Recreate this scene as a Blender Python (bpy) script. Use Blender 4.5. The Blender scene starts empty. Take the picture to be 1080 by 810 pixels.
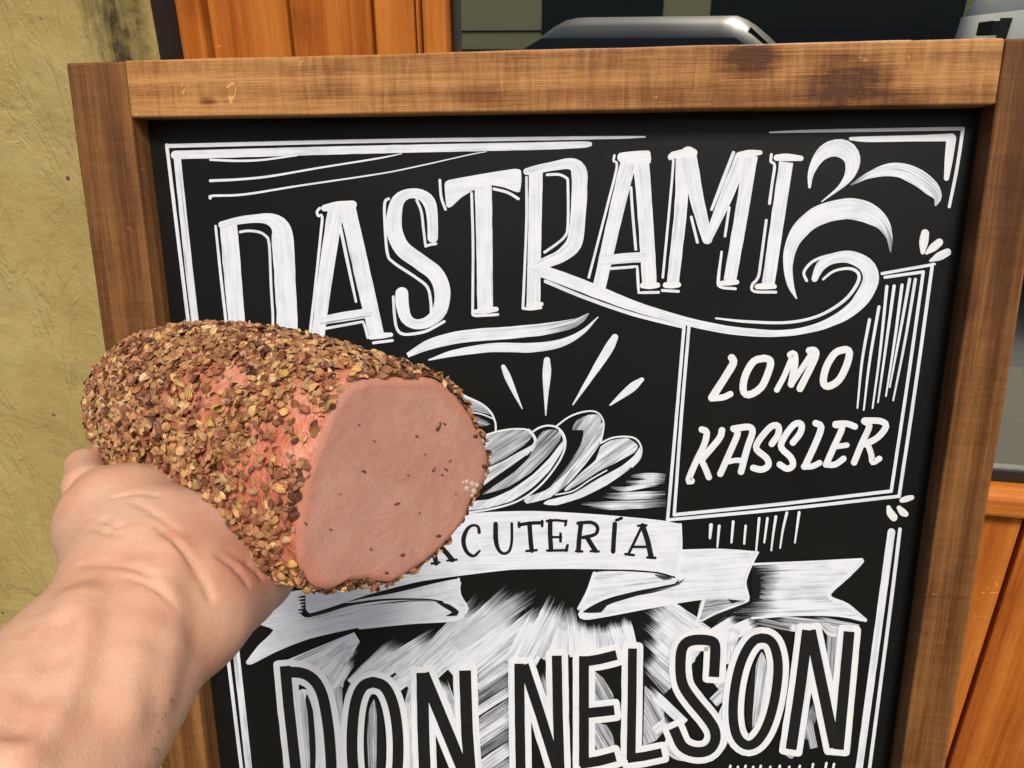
import bpy, bmesh, math, random
import numpy as np
from mathutils import Vector, Matrix, noise
from mathutils.geometry import tessellate_polygon

random.seed(7); rng = np.random.default_rng(7)
R_ = math.radians
S = bpy.context.scene
COL = S.collection

# ------------------------------------------------------------------ camera
PITCH = 23.8; CAMZ = 1.36; F = 810.0; CX, CY = 540.0, 405.0
cam = bpy.data.cameras.new('camera'); cam.lens = 27.0; cam.sensor_width = 36.0
cam.clip_start = 0.01; cam.clip_end = 2000
camo = bpy.data.objects.new('camera', cam); COL.objects.link(camo)
camo.location = (0, 0, CAMZ); camo.rotation_euler = (R_(90 - PITCH), 0, 0)
S.camera = camo
# ------------------------------------------------------------------ light
SUN_EL, SUN_AZ = 47.0, 170.0        # azimuth measured clockwise from +Y: behind the camera
w = bpy.data.worlds.new('World'); S.world = w; w.use_nodes = True
nt = w.node_tree; bg = nt.nodes['Background']
sky = nt.nodes.new('ShaderNodeTexSky'); sky.sky_type = 'NISHITA'; sky.sun_disc = False
sky.sun_elevation = R_(SUN_EL); sky.sun_rotation = R_(SUN_AZ); sky.dust_density = 3.0; sky.air_density = 1.0; sky.ozone_density = 0.6
nt.links.new(sky.outputs[0], bg.inputs[0]); bg.inputs[1].default_value = 0.11
sl = bpy.data.lights.new('sun', 'SUN'); sl.energy = 3.5; sl.angle = R_(13); sl.color = (1, .95, .88)
so = bpy.data.objects.new('sun', sl); COL.objects.link(so)
az = R_(SUN_AZ); el = R_(SUN_EL)
sd = Vector((math.sin(az) * math.cos(el), math.cos(az) * math.cos(el), math.sin(el)))
so.rotation_euler = sd.to_track_quat('Z', 'Y').to_euler(); so.location = sd * 20
S.view_settings.view_transform = 'Standard'; S.view_settings.look = 'None'
S.view_settings.exposure = 0.0; S.view_settings.gamma = 1.0

# ------------------------------------------------------------------ helpers
ph = R_(PITCH)
CR = Vector((1, 0, 0)); CF = Vector((0, math.cos(ph), -math.sin(ph))); CU = Vector((0, math.sin(ph), math.cos(ph)))
CP = Vector((0, 0, CAMZ))
def ray(px, py): return CF + CR * ((px - CX) / F) - CU * ((py - CY) / F)
def at(px, py, z): return CP + ray(px, py) * z
def cdir(x, y, z): return (CR * x - CU * y + CF * z).normalized()

def empty(name, loc, rot=None):
    o = bpy.data.objects.new(name, None); COL.objects.link(o); o.location = loc
    if rot is not None: o.rotation_euler = rot
    o.empty_display_size = .05
    return o
def tag(o, label=None, cat=None, group=None, kind=None):
    if label: o['label'] = label
    if cat: o['category'] = cat
    if group: o['group'] = group
    if kind: o['kind'] = kind
    return o
def link(name, me, m=None, parent=None):
    o = bpy.data.objects.new(name, me); COL.objects.link(o)
    if m is not None: me.materials.append(m)
    if parent is not None: o.parent = parent
    return o
def obj(name, bm, m=None, parent=None, smooth=False):
    me = bpy.data.meshes.new(name); bm.normal_update(); bm.to_mesh(me); bm.free()
    if smooth:
        for p in me.polygons: p.use_smooth = True
    return link(name, me, m, parent)
def add_box(bm, x0, x1, y0, y1, z0, z1, bev=0.0, seg=2):
    r = bmesh.ops.create_cube(bm, size=1.0)
    vs = r['verts']
    for v in vs:
        v.co = Vector(((x0 + x1) / 2 + v.co.x * (x1 - x0), (y0 + y1) / 2 + v.co.y * (y1 - y0), (z0 + z1) / 2 + v.co.z * (z1 - z0)))
    if bev > 0:
        es = list({e for v in vs for e in v.link_edges})
        bmesh.ops.bevel(bm, geom=es, offset=bev, segments=seg, profile=.5, affect='EDGES')
def box(name, dims, m, parent=None, bev=0.0):
    bm = bmesh.new(); add_box(bm, *dims, bev=bev)
    return obj(name, bm, m, parent)

class N:                                   # tiny node builder
    def __init__(s, name):
        s.m = bpy.data.materials.new(name); s.m.use_nodes = True
        s.t = s.m.node_tree; s.b = s.t.nodes['Principled BSDF']; s.out = s.t.nodes['Material Output']
    def n(s, typ, **kw):
        x = s.t.nodes.new(typ)
        for k, v in kw.items():
            if k.startswith('i_'): x.inputs[k[2:].replace('_', ' ')].default_value = v
            else: setattr(x, k, v)
        return x
    def l(s, a, b): s.t.links.new(a, b)
    def put(s, x, sock):
        if hasattr(x, 'links') or hasattr(x, 'is_linked'): s.l(x, sock)
        else: sock.default_value = x
    def math(s, op, a, b=0.0, clamp=False):
        x = s.n('ShaderNodeMath', operation=op, use_clamp=clamp)
        s.put(a, x.inputs[0]); s.put(b, x.inputs[1]); return x.outputs[0]
    def mix(s, f, a, b, blend='MIX'):
        x = s.n('ShaderNodeMix', data_type='RGBA', blend_type=blend)
        s.put(f, x.inputs[0])
        s.put(a if not isinstance(a, tuple) else (*a, 1), x.inputs[6]); s.put(b if not isinstance(b, tuple) else (*b, 1), x.inputs[7]); return x.outputs[2]
    def coord(s, which='Object'): return s.n('ShaderNodeTexCoord').outputs[which]
    def mapv(s, v, scale=(1, 1, 1), loc=(0, 0, 0)):
        x = s.n('ShaderNodeMapping'); x.inputs['Scale'].default_value = scale; x.inputs['Location'].default_value = loc
        s.l(v, x.inputs[0]); return x.outputs[0]
    def noise(s, v, scale, detail=4, rough=.55, dist=0.0, lac=2.0):
        x = s.n('ShaderNodeTexNoise'); x.inputs['Scale'].default_value = scale; x.inputs['Detail'].default_value = detail
        x.inputs['Roughness'].default_value = rough; x.inputs['Distortion'].default_value = dist
        s.l(v, x.inputs['Vector']); return x.outputs[0]
    def ramp(s, f, stops, interp='LINEAR'):
        x = s.n('ShaderNodeValToRGB'); cr = x.color_ramp; cr.interpolation = interp
        while len(cr.elements) < len(stops): cr.elements.new(.5)
        for e, (p, c) in zip(cr.elements, stops):
            e.position = p; e.color = (*c, 1) if isinstance(c, tuple) else (c, c, c, 1)
        s.l(f, x.inputs[0]); return x.outputs[0]
    def rng(s, f, a, b, c=0.0, d=1.0):
        x = s.n('ShaderNodeMapRange', interpolation_type='SMOOTHSTEP'); s.put(f, x.inputs[0])
        for i, q in enumerate((a, b, c, d)): x.inputs[1 + i].default_value = q
        return x.outputs[0]
    def bump(s, h, dist, strength=1.0, prev=None):
        x = s.n('ShaderNodeBump'); x.inputs['Strength'].default_value = strength; x.inputs['Distance'].default_value = dist
        s.l(h, x.inputs['Height'])
        if prev is not None: s.l(prev, x.inputs['Normal'])
        s.l(x.outputs[0], s.b.inputs['Normal']); return x.outputs[0]
    def set(s, **kw):
        for k, v in kw.items():
            sock = s.b.inputs[k.replace('_', ' ')]
            if isinstance(v, tuple) and len(v) == 3 and sock.type == 'RGBA': v = (*v, 1)
            s.put(v, sock)

def plain(name, c, rough=.5, metal=0.0, spec=.5):
    q = N(name); q.set(Base_Color=c, Roughness=rough, Metallic=metal); q.b.inputs['Specular IOR Level'].default_value = spec
    return q.m

# ------------------------------------------------------------------ materials
def wood_mat(name, dark, mid, light, saw=.5, gloss=.45, zs=1.0, grain=1.0, knots=()):
    q = N(name); c = q.coord(); c0 = c
    oi = q.n('ShaderNodeObjectInfo')
    off = q.n('ShaderNodeVectorMath', operation='SCALE'); off.inputs[0].default_value = (7.3, 3.1, 11.7)
    q.l(oi.outputs['Random'], off.inputs['Scale'])
    ad = q.n('ShaderNodeVectorMath', operation='ADD'); q.l(c, ad.inputs[0]); q.l(off.outputs[0], ad.inputs[1]); c = ad.outputs[0]
    big = q.noise(q.mapv(c, (14 * grain, 14 * grain, 1.1 * zs)), 1.0, 3, .5, .6)
    gr = q.noise(q.mapv(c, (150 * grain, 150 * grain, 3.2 * zs)), 1.0, 6, .68, .6)
    fi = q.noise(q.mapv(c, (900, 900, 26)), 1.0, 4, .7)
    sawn = q.noise(q.mapv(c, (26, 26, 190)), 1.0, 4, .62, .5)
    blot = q.noise(q.mapv(c, (9, 9, 5)), 1.0, 4, .6)
    wav = q.n('ShaderNodeTexWave', wave_type='BANDS', bands_direction='X'); wav.inputs['Scale'].default_value = 9 * grain
    wav.inputs['Distortion'].default_value = 9; wav.inputs['Detail'].default_value = 3; wav.inputs['Detail Scale'].default_value = .8
    q.l(q.mapv(c, (1, 1, .10 * zs)), wav.inputs[0])
    f = q.math('ADD', q.math('MULTIPLY', big, .36), q.math('MULTIPLY', gr, .42))
    f = q.math('ADD', f, q.math('MULTIPLY', fi, .22)); f = q.math('ADD', f, q.math('MULTIPLY', wav.outputs[1], .08))
    f = q.math('ADD', f, q.math('MULTIPLY', q.math('SUBTRACT', sawn, .5), .50 * saw))
    f = q.math('ADD', f, q.math('MULTIPLY', q.math('SUBTRACT', blot, .5), .30))
    # knots
    v = q.n('ShaderNodeTexVoronoi'); v.inputs['Scale'].default_value = 1.0; v.inputs['Randomness'].default_value = 1
    q.l(q.mapv(c, (9, 9, 4.2)), v.inputs['Vector'])
    kd = q.math('ADD', v.outputs['Distance'], q.math('MULTIPLY', q.math('SUBTRACT', blot, .5), .25))
    kn = q.rng(kd, .20, .05)
    f = q.math('SUBTRACT', f, q.math('MULTIPLY', kn, .13))
    for kz, kx, kr in knots:
        mp = q.mapv(c0, (1 / kr, 0, .55 / kr), (-kx / kr, 0, -kz * .55 / kr)); ln_ = q.n('ShaderNodeVectorMath', operation='LENGTH'); q.l(mp, ln_.inputs[0])
        dd = q.math('ADD', ln_.outputs['Value'], q.math('MULTIPLY', q.math('SUBTRACT', blot, .5), 3.4)); dd = q.math('ADD', dd, q.math('MULTIPLY', q.math('SUBTRACT', gr, .5), 2.2))
        rings = q.math('MULTIPLY', q.math('SINE', q.math('MULTIPLY', dd, 9)), .025)
        f = q.math('SUBTRACT', f, q.math('MULTIPLY', q.rng(dd, 2.6, .5), q.math('ADD', rings, .24)))
    col = q.ramp(f, [(.33, dark), (.49, mid), (.68, light)])
    # pale scratches and dents
    sc = q.noise(q.mapv(c, (60, 60, 160)), 1.0, 2, .4, 1.8)
    sm = q.noise(q.mapv(c, (16, 16, 11)), 1.0, 2)
    scr = q.math('MULTIPLY', q.rng(sc, .70, .76), q.rng(sm, .52, .62))
    col = q.mix(q.math('MULTIPLY', scr, .65), col, tuple(min(1, x * 1.7 + .05) for x in light))
    q.set(Base_Color=col, Roughness=q.math('ADD', q.math('MULTIPLY', gr, .25), gloss - .05)); q.b.inputs['Specular IOR Level'].default_value = .22
    h = q.math('ADD', q.math('MULTIPLY', gr, .5), q.math('MULTIPLY', sawn, .9 * saw)); h = q.math('ADD', h, q.math('MULTIPLY', fi, .5))
    q.bump(h, .0016, .85)
    return q.m
M_rail = wood_mat('honey_stained_pine', (.080, .026, .006), (.235, .090, .022), (.48, .232, .074), saw=.62, knots=((.262, .006, .011), (.185, -.012, .007), (-.30, .012, .003)))
M_post = wood_mat('brown_stained_pine', (.030, .010, .003), (.112, .042, .0115), (.27, .118, .036), saw=.26)
M_orange = wood_mat('varnished_orange_wood', (.14, .030, .004), (.36, .095, .012), (.56, .185, .030), saw=.06, gloss=.35, zs=.6, grain=.7)

def board_mat():
    q = N('black_chalkboard'); c = q.coord()
    d = q.noise(c, 7, 4); f = q.noise(c, 260, 2)
    q.set(Base_Color=q.mix(d, (.0045, .0043, .0040), (.0090, .0088, .0076)), Roughness=q.math('ADD', q.math('MULTIPLY', d, .12), .36))
    q.b.inputs['Specular IOR Level'].default_value = .24
    q.bump(f, .0003, .25)
    return q.m
M_board = board_mat()

def paint_mat(name, base, thin, ink=False):
    """brushed signwriter's paint. uv: metres along / across the brush; 'coat' 0..1 how loaded the brush is"""
    q = N(name)
    uv = q.n('ShaderNodeUVMap'); uv.uv_map = 'brush'
    at_ = q.n('ShaderNodeAttribute', attribute_name='coat', attribute_type='GEOMETRY')
    coat = at_.outputs['Fac']
    br = q.noise(q.mapv(uv.outputs[0], (10, 760, 1)), 1.0, 5, .62, .25)       # bristle streaks
    wd = q.noise(q.mapv(uv.outputs[0], (24, 230, 1)), 1.0, 3, .5, .4)
    bl = q.noise(q.mapv(uv.outputs[0], (60, 60, 1)), 1.0, 3)
    st = q.math('ADD', q.math('MULTIPLY', br, .62), q.math('MULTIPLY', wd, .38))
    th = q.math('SUBTRACT', 1.0, coat)
    lo_ = q.math('SUBTRACT', q.math('SUBTRACT', st, q.math('MULTIPLY', th, .57)), .10)
    a = q.math('DIVIDE', lo_, q.math('ADD', .14, q.math('MULTIPLY', th, .55)), True)
    f = q.rng(q.math('SUBTRACT', q.math('ADD', q.math('MULTIPLY', st, .8), q.math('MULTIPLY', bl, .25)), q.math('MULTIPLY', th, .20)), .33, .57)
    warm = q.rng(q.math('SUBTRACT', coat, q.math('MULTIPLY', bl, .25)), .80, .92)
    col = q.mix(f, thin, base)
    if not ink: col = q.mix(warm, col, q.mix(f, (.66, .66, .63), (.77, .755, .70)))
    q.set(Base_Color=col, Roughness=.42)
    q.bump(st, .0004, .3)
    tr = q.n('ShaderNodeBsdfTransparent'); mx = q.n('ShaderNodeMixShader')
    q.l(a, mx.inputs[0]); q.l(tr.outputs[0], mx.inputs[1]); q.l(q.b.outputs[0], mx.inputs[2]); q.l(mx.outputs[0], q.out.inputs[0])
    return q.m
M_white = paint_mat('white_board_paint', (.72, .73, .765), (.51, .53, .59))
M_ink = paint_mat('black_board_paint', (.006, .006, .006), (.010, .010, .010), ink=True)

def wall_mat():
    q = N('ochre_painted_render'); c = q.coord()
    big = q.noise(c, 3.0, 5, .6); mid = q.noise(c, 16, 6, .6, .3); fine = q.noise(c, 70, 5, .6)
    v = q.n('ShaderNodeTexVoronoi'); v.inputs['Scale'].default_value = 34; q.l(c, v.inputs['Vector'])
    speck = q.rng(v.outputs['Distance'], .11, .06)
    spm = q.rng(q.noise(c, 21, 2), .56, .62)
    col = q.ramp(q.math('ADD', q.math('MULTIPLY', big, .6), q.math('MULTIPLY', mid, .4)), [(.3, (.285, .198, .060)), (.5, (.38, .285, .100)), (.72, (.46, .365, .150))])
    col = q.mix(q.math('MULTIPLY', q.math('MULTIPLY', speck, spm), .85), col, (.03, .022, .012))
    # grime on the arris beside the door, upper part
    sep = q.n('ShaderNodeSeparateXYZ'); q.l(c, sep.inputs[0])
    stk = q.noise(q.mapv(c, (46, 46, 5)), 1.0, 5, .65, .6)
    gx = q.math('ADD', sep.outputs[0], q.math('MULTIPLY', q.math('SUBTRACT', stk, .5), .05))
    gz = q.math('ADD', sep.outputs[2], q.math('MULTIPLY', q.math('SUBTRACT', big, .5), .25))
    g = q.math('MULTIPLY', q.rng(gx, -.075, -.030), q.rng(gx, .012, -.014))
    g = q.math('MULTIPLY', g, q.rng(gz, 1.30, 1.37))
    g2 = q.math('MULTIPLY', q.rng(q.math('ADD', q.math('MULTIPLY', fine, .4), q.math('MULTIPLY', stk, .6)), .42, .60), g)
    col = q.mix(q.math('ADD', q.math('MULTIPLY', g, .50), q.math('MULTIPLY', g2, .48), True), col, (.030, .018, .007))
    q.set(Base_Color=col, Roughness=q.math('ADD', .6, q.math('MULTIPLY', g, .4))); q.b.inputs['Specular IOR Level'].default_value = .25
    ln = q.noise(q.mapv(c, (14, 14, 5)), 1.0, 6, .65, 1.2)
    h = q.math('ADD', q.math('MULTIPLY', mid, .9), q.math('MULTIPLY', fine, .22)); h = q.math('ADD', h, q.math('MULTIPLY', q.rng(ln, .50, .56), .16))
    h = q.math('SUBTRACT', h, q.math('MULTIPLY', q.math('MULTIPLY', speck, spm), .25))
    q.bump(h, .010, .55)
    return q.m
M_wall = wall_mat()

def skin_mat():
    q = N('skin'); c = q.coord()
    a = q.noise(c, 22, 4, .55); b = q.noise(c, 85, 4, .6); fr = q.noise(c, 900, 2, .5)
    v = q.n('ShaderNodeTexVoronoi', feature='DISTANCE_TO_EDGE'); v.inputs['Scale'].default_value = 620; q.l(q.mapv(c, (1, 1, 1)), v.inputs['Vector'])
    col = q.ramp(a, [(.3, (.56, .285, .182)), (.5, (.625, .36, .240)), (.7, (.68, .42, .296))])
    col = q.mix(q.math('MULTIPLY', q.rng(b, .50, .70), .38), col, (.56, .235, .15))
    red = q.n('ShaderNodeAttribute', attribute_name='red_patch', attribute_type='GEOMETRY')
    col = q.mix(q.math('MULTIPLY', red.outputs['Fac'], .62), col, (.52, .19, .115))
    q.set(Base_Color=col, Roughness=.50); q.b.inputs['Specular IOR Level'].default_value = .38
    q.b.inputs['Subsurface Weight'].default_value = .18; q.b.inputs['Subsurface Radius'].default_value = (1, .35, .2); q.b.inputs['Subsurface Scale'].default_value = .004
    cr = q.noise(q.mapv(c, (120, 300, 300)), 1.0, 5, .62, 1.0)
    h = q.math('ADD', q.math('MULTIPLY', q.rng(v.outputs['Distance'], 0.0, .20), .10), q.math('MULTIPLY', fr, .20)); h = q.math('ADD', h, q.math('MULTIPLY', cr, .8))
    q.bump(h, .0009, .36)
    return q.m
M_skin = skin_mat()

def meat_mat():
    q = N('cured_meat_outside'); c = q.coord()
    a = q.noise(c, 60, 5, .6); b = q.noise(c, 240, 4, .6)
    col = q.ramp(a, [(.3, (.46, .125, .062)), (.5, (.60, .205, .12)), (.7, (.68, .31, .195))])
    q.set(Base_Color=col, Roughness=.42); q.b.inputs['Subsurface Weight'].default_value = .2
    q.b.inputs['Subsurface Radius'].default_value = (1, .3, .2); q.b.inputs['Subsurface Scale'].default_value = .004
    q.bump(q.math('ADD', a, q.math('MULTIPLY', b, .5)), .004, .7)
    return q.m
M_meat = meat_mat()
def face_mat():
    q = N('cut_cured_meat'); c = q.coord()
    a = q.noise(c, 28, 4, .6, .5); b = q.noise(c, 190, 5, .65); g = q.noise(c, 900, 3, .6)
    rim = q.n('ShaderNodeAttribute', attribute_name='rim', attribute_type='GEOMETRY').outputs['Fac']
    rimn = q.math('ADD', rim, q.math('MULTIPLY', q.math('SUBTRACT', a, .5), .35))
    col = q.ramp(q.math('ADD', q.math('MULTIPLY', a, .6), q.math('MULTIPLY', b, .4)), [(.3, (.43, .200, .145)), (.5, (.51, .255, .192)), (.7, (.57, .315, .245))])
    col = q.mix(q.math('MULTIPLY', q.rng(rimn, .84, 1.05), .65), col, (.50, .155, .085))
    v = q.n('ShaderNodeTexVoronoi', feature='DISTANCE_TO_EDGE'); v.inputs['Scale'].default_value = 42
    wv = q.n('ShaderNodeVectorMath', operation='ADD'); q.l(c, wv.inputs[0])
    nn = q.n('ShaderNodeTexNoise'); nn.inputs['Scale'].default_value = 40; q.l(c, nn.inputs['Vector'])
    sc = q.n('ShaderNodeVectorMath', operation='SCALE'); q.l(nn.outputs['Color'], sc.inputs[0]); sc.inputs['Scale'].default_value = .03
    q.l(sc.outputs[0], wv.inputs[1]); q.l(wv.outputs[0], v.inputs['Vector'])
    seam = q.math('MULTIPLY', q.rng(v.outputs['Distance'], .035, .0), q.rng(q.noise(c, 30, 2), .46, .62))
    col = q.mix(q.math('MULTIPLY', seam, .24), col, (.60, .37, .27))
    q.set(Base_Color=col, Roughness=.30); q.b.inputs['Subsurface Weight'].default_value = .15
    q.b.inputs['Subsurface Radius'].default_value = (1, .35, .2); q.b.inputs['Subsurface Scale'].default_value = .003
    q.bump(q.math('ADD', q.math('ADD', b, q.math('MULTIPLY', g, .4)), q.math('MULTIPLY', seam, .12)), .0010, .45)
    return q.m
M_face = face_mat()
def spice_mat():
    q = N('toasted_seed_husks')
    at_ = q.n('ShaderNodeAttribute', attribute_name='husk', attribute_type='GEOMETRY')
    uv = q.n('ShaderNodeUVMap'); uv.uv_map = 'UVMap'
    wv = q.n('ShaderNodeTexWave', bands_direction='Y'); wv.inputs['Scale'].default_value = 1.5; wv.inputs['Distortion'].default_value = 1.2; wv.inputs['Detail'].default_value = 1
    q.l(uv.outputs[0], wv.inputs[0])
    c = q.coord(); n = q.noise(c, 700, 3)
    col = q.mix(q.math('MULTIPLY', wv.outputs[1], .38), at_.outputs['Color'], (.10, .045, .018), 'MIX')
    col = q.mix(q.math('MULTIPLY', q.rng(n, .5, .7), .35), col, (.20, .09, .035))
    q.set(Base_Color=col, Roughness=.27); q.b.inputs['Specular IOR Level'].default_value = .65; q.bump(wv.outputs[1], .0007, .7)
    return q.m
M_spice = spice_mat()

# ------------------------------------------------------------------ ground, street, pillar, door
def ground_mat(name, c0, c1, sc):
    q = N(name); c = q.coord(); a = q.noise(c, sc, 6, .65); b = q.noise(c, sc * 30, 4)
    q.set(Base_Color=q.mix(q.math('ADD', q.math('MULTIPLY', a, .7), q.math('MULTIPLY', b, .3)), c0, c1), Roughness=.85)
    q.bump(b, .004, .6); return q.m
def sheet(name, x0, x1, y0, y1, z, m):
    bm = bmesh.new(); bm.faces.new([bm.verts.new(v) for v in ((x0, y0, z), (x1, y0, z), (x1, y1, z), (x0, y1, z))])
    return tag(obj(name, bm, m), kind='structure')
sheet('ground', -400, 400, -400, 400, -.13, ground_mat('dry_ground', (.16, .14, .11), (.26, .23, .19), .6))
sheet('road', -400, 400, -8.6, -2.2, -.126, ground_mat('asphalt', (.04, .04, .042), (.075, .074, .072), 1.1))
tag(box('pavement', (-40, 40, -2.2, 3.2, -.13, 0), ground_mat('concrete_pavement', (.075, .072, .054), (.12, .115, .088), 1.5), bev=.012), kind='structure')
tag(box('far_pavement', (-40, 40, -11.0, -8.6, -.13, 0), ground_mat('far_concrete_pavement', (.28, .27, .25), (.40, .38, .36), 1.5), bev=.012), kind='structure')

YAW = R_(-9.5)
FD = Vector((math.cos(YAW), math.sin(YAW), 0)); FNrm = Vector((math.sin(YAW), -math.cos(YAW), 0))   # along the shop front / toward the street
FO = Vector((-.36, .90, 0))
def front(px, py, back=0.0):
    """point of the shop front plane (u along, z height) that the ray meets, `back` metres behind the door plane"""
    d = ray(px, py); o = FO - FNrm * back
    t = (o - CP).dot(FNrm) / d.dot(FNrm); p = CP + d * t
    return (p - o).dot(FD), p.z
FM = Matrix.Translation(FO) @ Matrix.Rotation(YAW, 4, 'Z')      # local x along, y inward, z up
pillar = empty('painted_wall', FO); pillar.matrix_world = FM
tag(pillar, 'rough ochre yellow painted wall with grime by its door-side corner, behind the left post of the chalkboard', 'wall')
# front 52 mm proud of the door plane; right corner at u = 0
def build_wall():
    bm = bmesh.new(); nx, nz = 150, 300; X0, X1, Z0, Z1, Y = -1.6, .004, 0.0, 3.1, -.052
    g = {}
    for i in range(nx + 1):
        x = X0 + (X1 - X0) * (i / nx) ** .55
        for k in range(nz + 1):
            z = Z0 + (Z1 - Z0) * k / nz
            h = noise.fractal(Vector((x * 6, 3.1, z * 4)), .7, 2.1, 5) * .0035 + noise.noise(Vector((x * 1.7, 0, z * 1.7))) * .004
            e = max(0, 1 - (X1 - x) / .018)
            g[i, k] = bm.verts.new((x + (noise.noise(Vector((z * 9, 5, 1))) * .003 if i == nx else 0), Y + h * (1 - e) + e * e * .012, z))
    for i in range(nx):
        for k in range(nz):
            bm.faces.new((g[i, k], g[i + 1, k], g[i + 1, k + 1], g[i, k + 1]))
    # reveal returning to the door, and the far side / top
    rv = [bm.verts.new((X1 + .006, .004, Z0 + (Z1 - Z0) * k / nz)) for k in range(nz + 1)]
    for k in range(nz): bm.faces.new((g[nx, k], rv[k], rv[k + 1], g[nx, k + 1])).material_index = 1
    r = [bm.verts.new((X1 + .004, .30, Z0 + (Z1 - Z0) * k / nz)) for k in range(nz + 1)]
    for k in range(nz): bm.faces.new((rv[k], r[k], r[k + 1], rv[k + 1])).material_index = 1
    lf = [bm.verts.new((X0, .30, Z0 + (Z1 - Z0) * k / nz)) for k in range(nz + 1)]
    for k in range(nz): bm.faces.new((lf[k], g[0, k], g[0, k + 1], lf[k + 1]))
    bm.faces.new([g[i, nz] for i in range(nx + 1)] + [rv[nz], r[nz], lf[nz]])
    o = obj('render_coat', bm, M_wall, pillar, smooth=True); o.data.materials.append(M_reveal_shade); return o
M_reveal_shade = plain('near_black_reveal_shade', (.010, .007, .005), .7)  # the recess shade beside the door, put into the reveal and jamb colour
build_wall()

door = empty('shop_front', FO); door.matrix_world = FM
tag(door, 'varnished orange wooden shop front with upright boards and a dark reflecting window, behind the chalkboard', 'shop front')
M_gap = plain('dark_joint', (.012, .007, .004), .8)
M_frame_dark = plain('dark_window_gasket', (.010, .010, .009), .45)
def planks(name, us, z0, z1, y0, y1, gap=.0035, bev=.0025):
    for a, b in zip(us[:-1], us[1:]):
        bm = bmesh.new(); hw = (b - a - gap) / 2
        add_box(bm, -hw, hw, y0, y1, z0, z1, bev=bev)
        o = obj(name, bm, M_orange, door); o.location = ((a + b) / 2, 0, 0)
uL = front(189, 30)[0]; u1 = front(218, 30)[0]; u2 = front(304, 30)[0]; u3 = front(392, 30)[0]; u4 = front(438, 30)[0]; u5 = front(446, 30)[0]; u6 = front(474, 30)[0]
zs = front(1062, 514)[1]
zb = front(1062, 541)[1]
U_END = 1.35
box('backing', (.012, U_END, .06, .075, 0, 2.5), M_gap, door)
box('dark_jamb', (.010, uL - .001, .030, .055, 0, 2.5), M_reveal_shade, door)
planks('board', [uL, u1], .02, 2.45, -.006, .05, bev=.004)
planks('board', [u1, u2, u3, u4], .02, 2.45, .004, .05)
planks('board', [u4, u5], .02, 2.45, -.004, .05, bev=.003)
planks('stile', [u5, u6], .02, 2.45, -.010, .05, bev=.004)
box('window_gasket', (u6, U_END, .012, .03, zs, zs + .016), M_frame_dark, door, .002)
box('window_gasket', (u6, u6 + .006, .010, .03, zs + .017, 2.3), M_frame_dark, door, .002)
def rail_h(name, u0, u1_, y0, y1, z0, z1, m, parent, bev=.003):
    bm = bmesh.new(); L = u1_ - u0
    add_box(bm, -(z1 - z0) / 2, (z1 - z0) / 2, y0, y1, -L / 2, L / 2, bev=bev)
    o = obj(name, bm, m, parent); o.location = ((u0 + u1_) / 2, 0, (z0 + z1) / 2); o.rotation_euler = (0, R_(90), 0); return o
rail_h('sill', u6 + .001, U_END, -.020, .045, zb + .004, zs - .001, M_orange, door, .006)
rail_h('head', u6 + .001, U_END, -.008, .045, 2.3, 2.45, M_orange, door)
planks('stile', [U_END, U_END + .07], .02, 2.45, -.010, .05)
g1 = front(1040, 680)[0]
planks('lower_board', [u6 + .001, g1 - .30, g1 - .15, g1, g1 + .16, g1 + .32, g1 + .48, U_END], .02, zb, .0, .04, gap=.005, bev=.003)
qg = N('reflecting_tinted_glass')
gl = qg.n('ShaderNodeBsdfGlossy'); gl.inputs['Color'].default_value = (1.0, .97, .88, 1); gl.inputs['Roughness'].default_value = .004
mx = qg.n('ShaderNodeMixShader'); qg.set(Base_Color=(.010, .012, .011), Roughness=.03)
fr = qg.n('ShaderNodeFresnel'); fr.inputs[0].default_value = 1.5
qg.l(qg.math('ADD', qg.math('MULTIPLY', fr.outputs[0], .9), .84), mx.inputs[0]); qg.l(qg.b.outputs[0], mx.inputs[1]); qg.l(gl.outputs[0], mx.inputs[2]); qg.l(mx.outputs[0], qg.out.inputs[0])
box('window_pane', (u6 + .006, U_END, .020, .026, zs + .002, 2.3), qg.m, door)
wallr = box('side_wall', (U_END + .08, 6.0, -.04, .3, 0, 3.1), M_wall); wallr.matrix_world = FM
tag(wallr, 'ochre wall to the right beyond the shop front, out of the picture', 'wall')

# ------------------------------------------------------------------ street reflected in the window
M_far = plain('far_yellow_render', (.86, .68, .30), .8); M_dk = plain('dark_opening', (.012, .014, .014), .5); M_lt = plain('pale_trim', (.5, .5, .45), .6)
house = empty('yellow_building', (-2, -11.2, -.13)); tag(house, 'yellow rendered building across the street, mirrored in the window glass', 'building')
box('wall', (-14, 12, -6, 0, 0, 5.2), M_far, house)
for x0, x1 in ((-1.65, .25), (.95, 4.3)): box('dark_facade_panel', (x0, x1, -.02, .02, 0, 2.6), M_dk, house)  # first a dark opening, second added in place of the camera holder's dark reflection
box('string_course', (-14, 12, -.01, .035, 1.68, 1.71), M_dk, house)
box('plinth', (-14, 12, -.01, .06, 0, 1.43), M_dk, house)
box('roof_edge', (-14.3, 12.3, -6.3, .4, 5.2, 5.4), M_lt, house)
def lens_loft(bm, secs):
    rings = [[bm.verts.new(p) for p in s] for s in secs]
    for a, b in zip(rings[:-1], rings[1:]):
        n = len(a)
        for i in range(n): bm.faces.new((a[i], a[(i + 1) % n], b[(i + 1) % n], b[i]))
    bm.faces.new(rings[0][::-1]); bm.faces.new(rings[-1])
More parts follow.
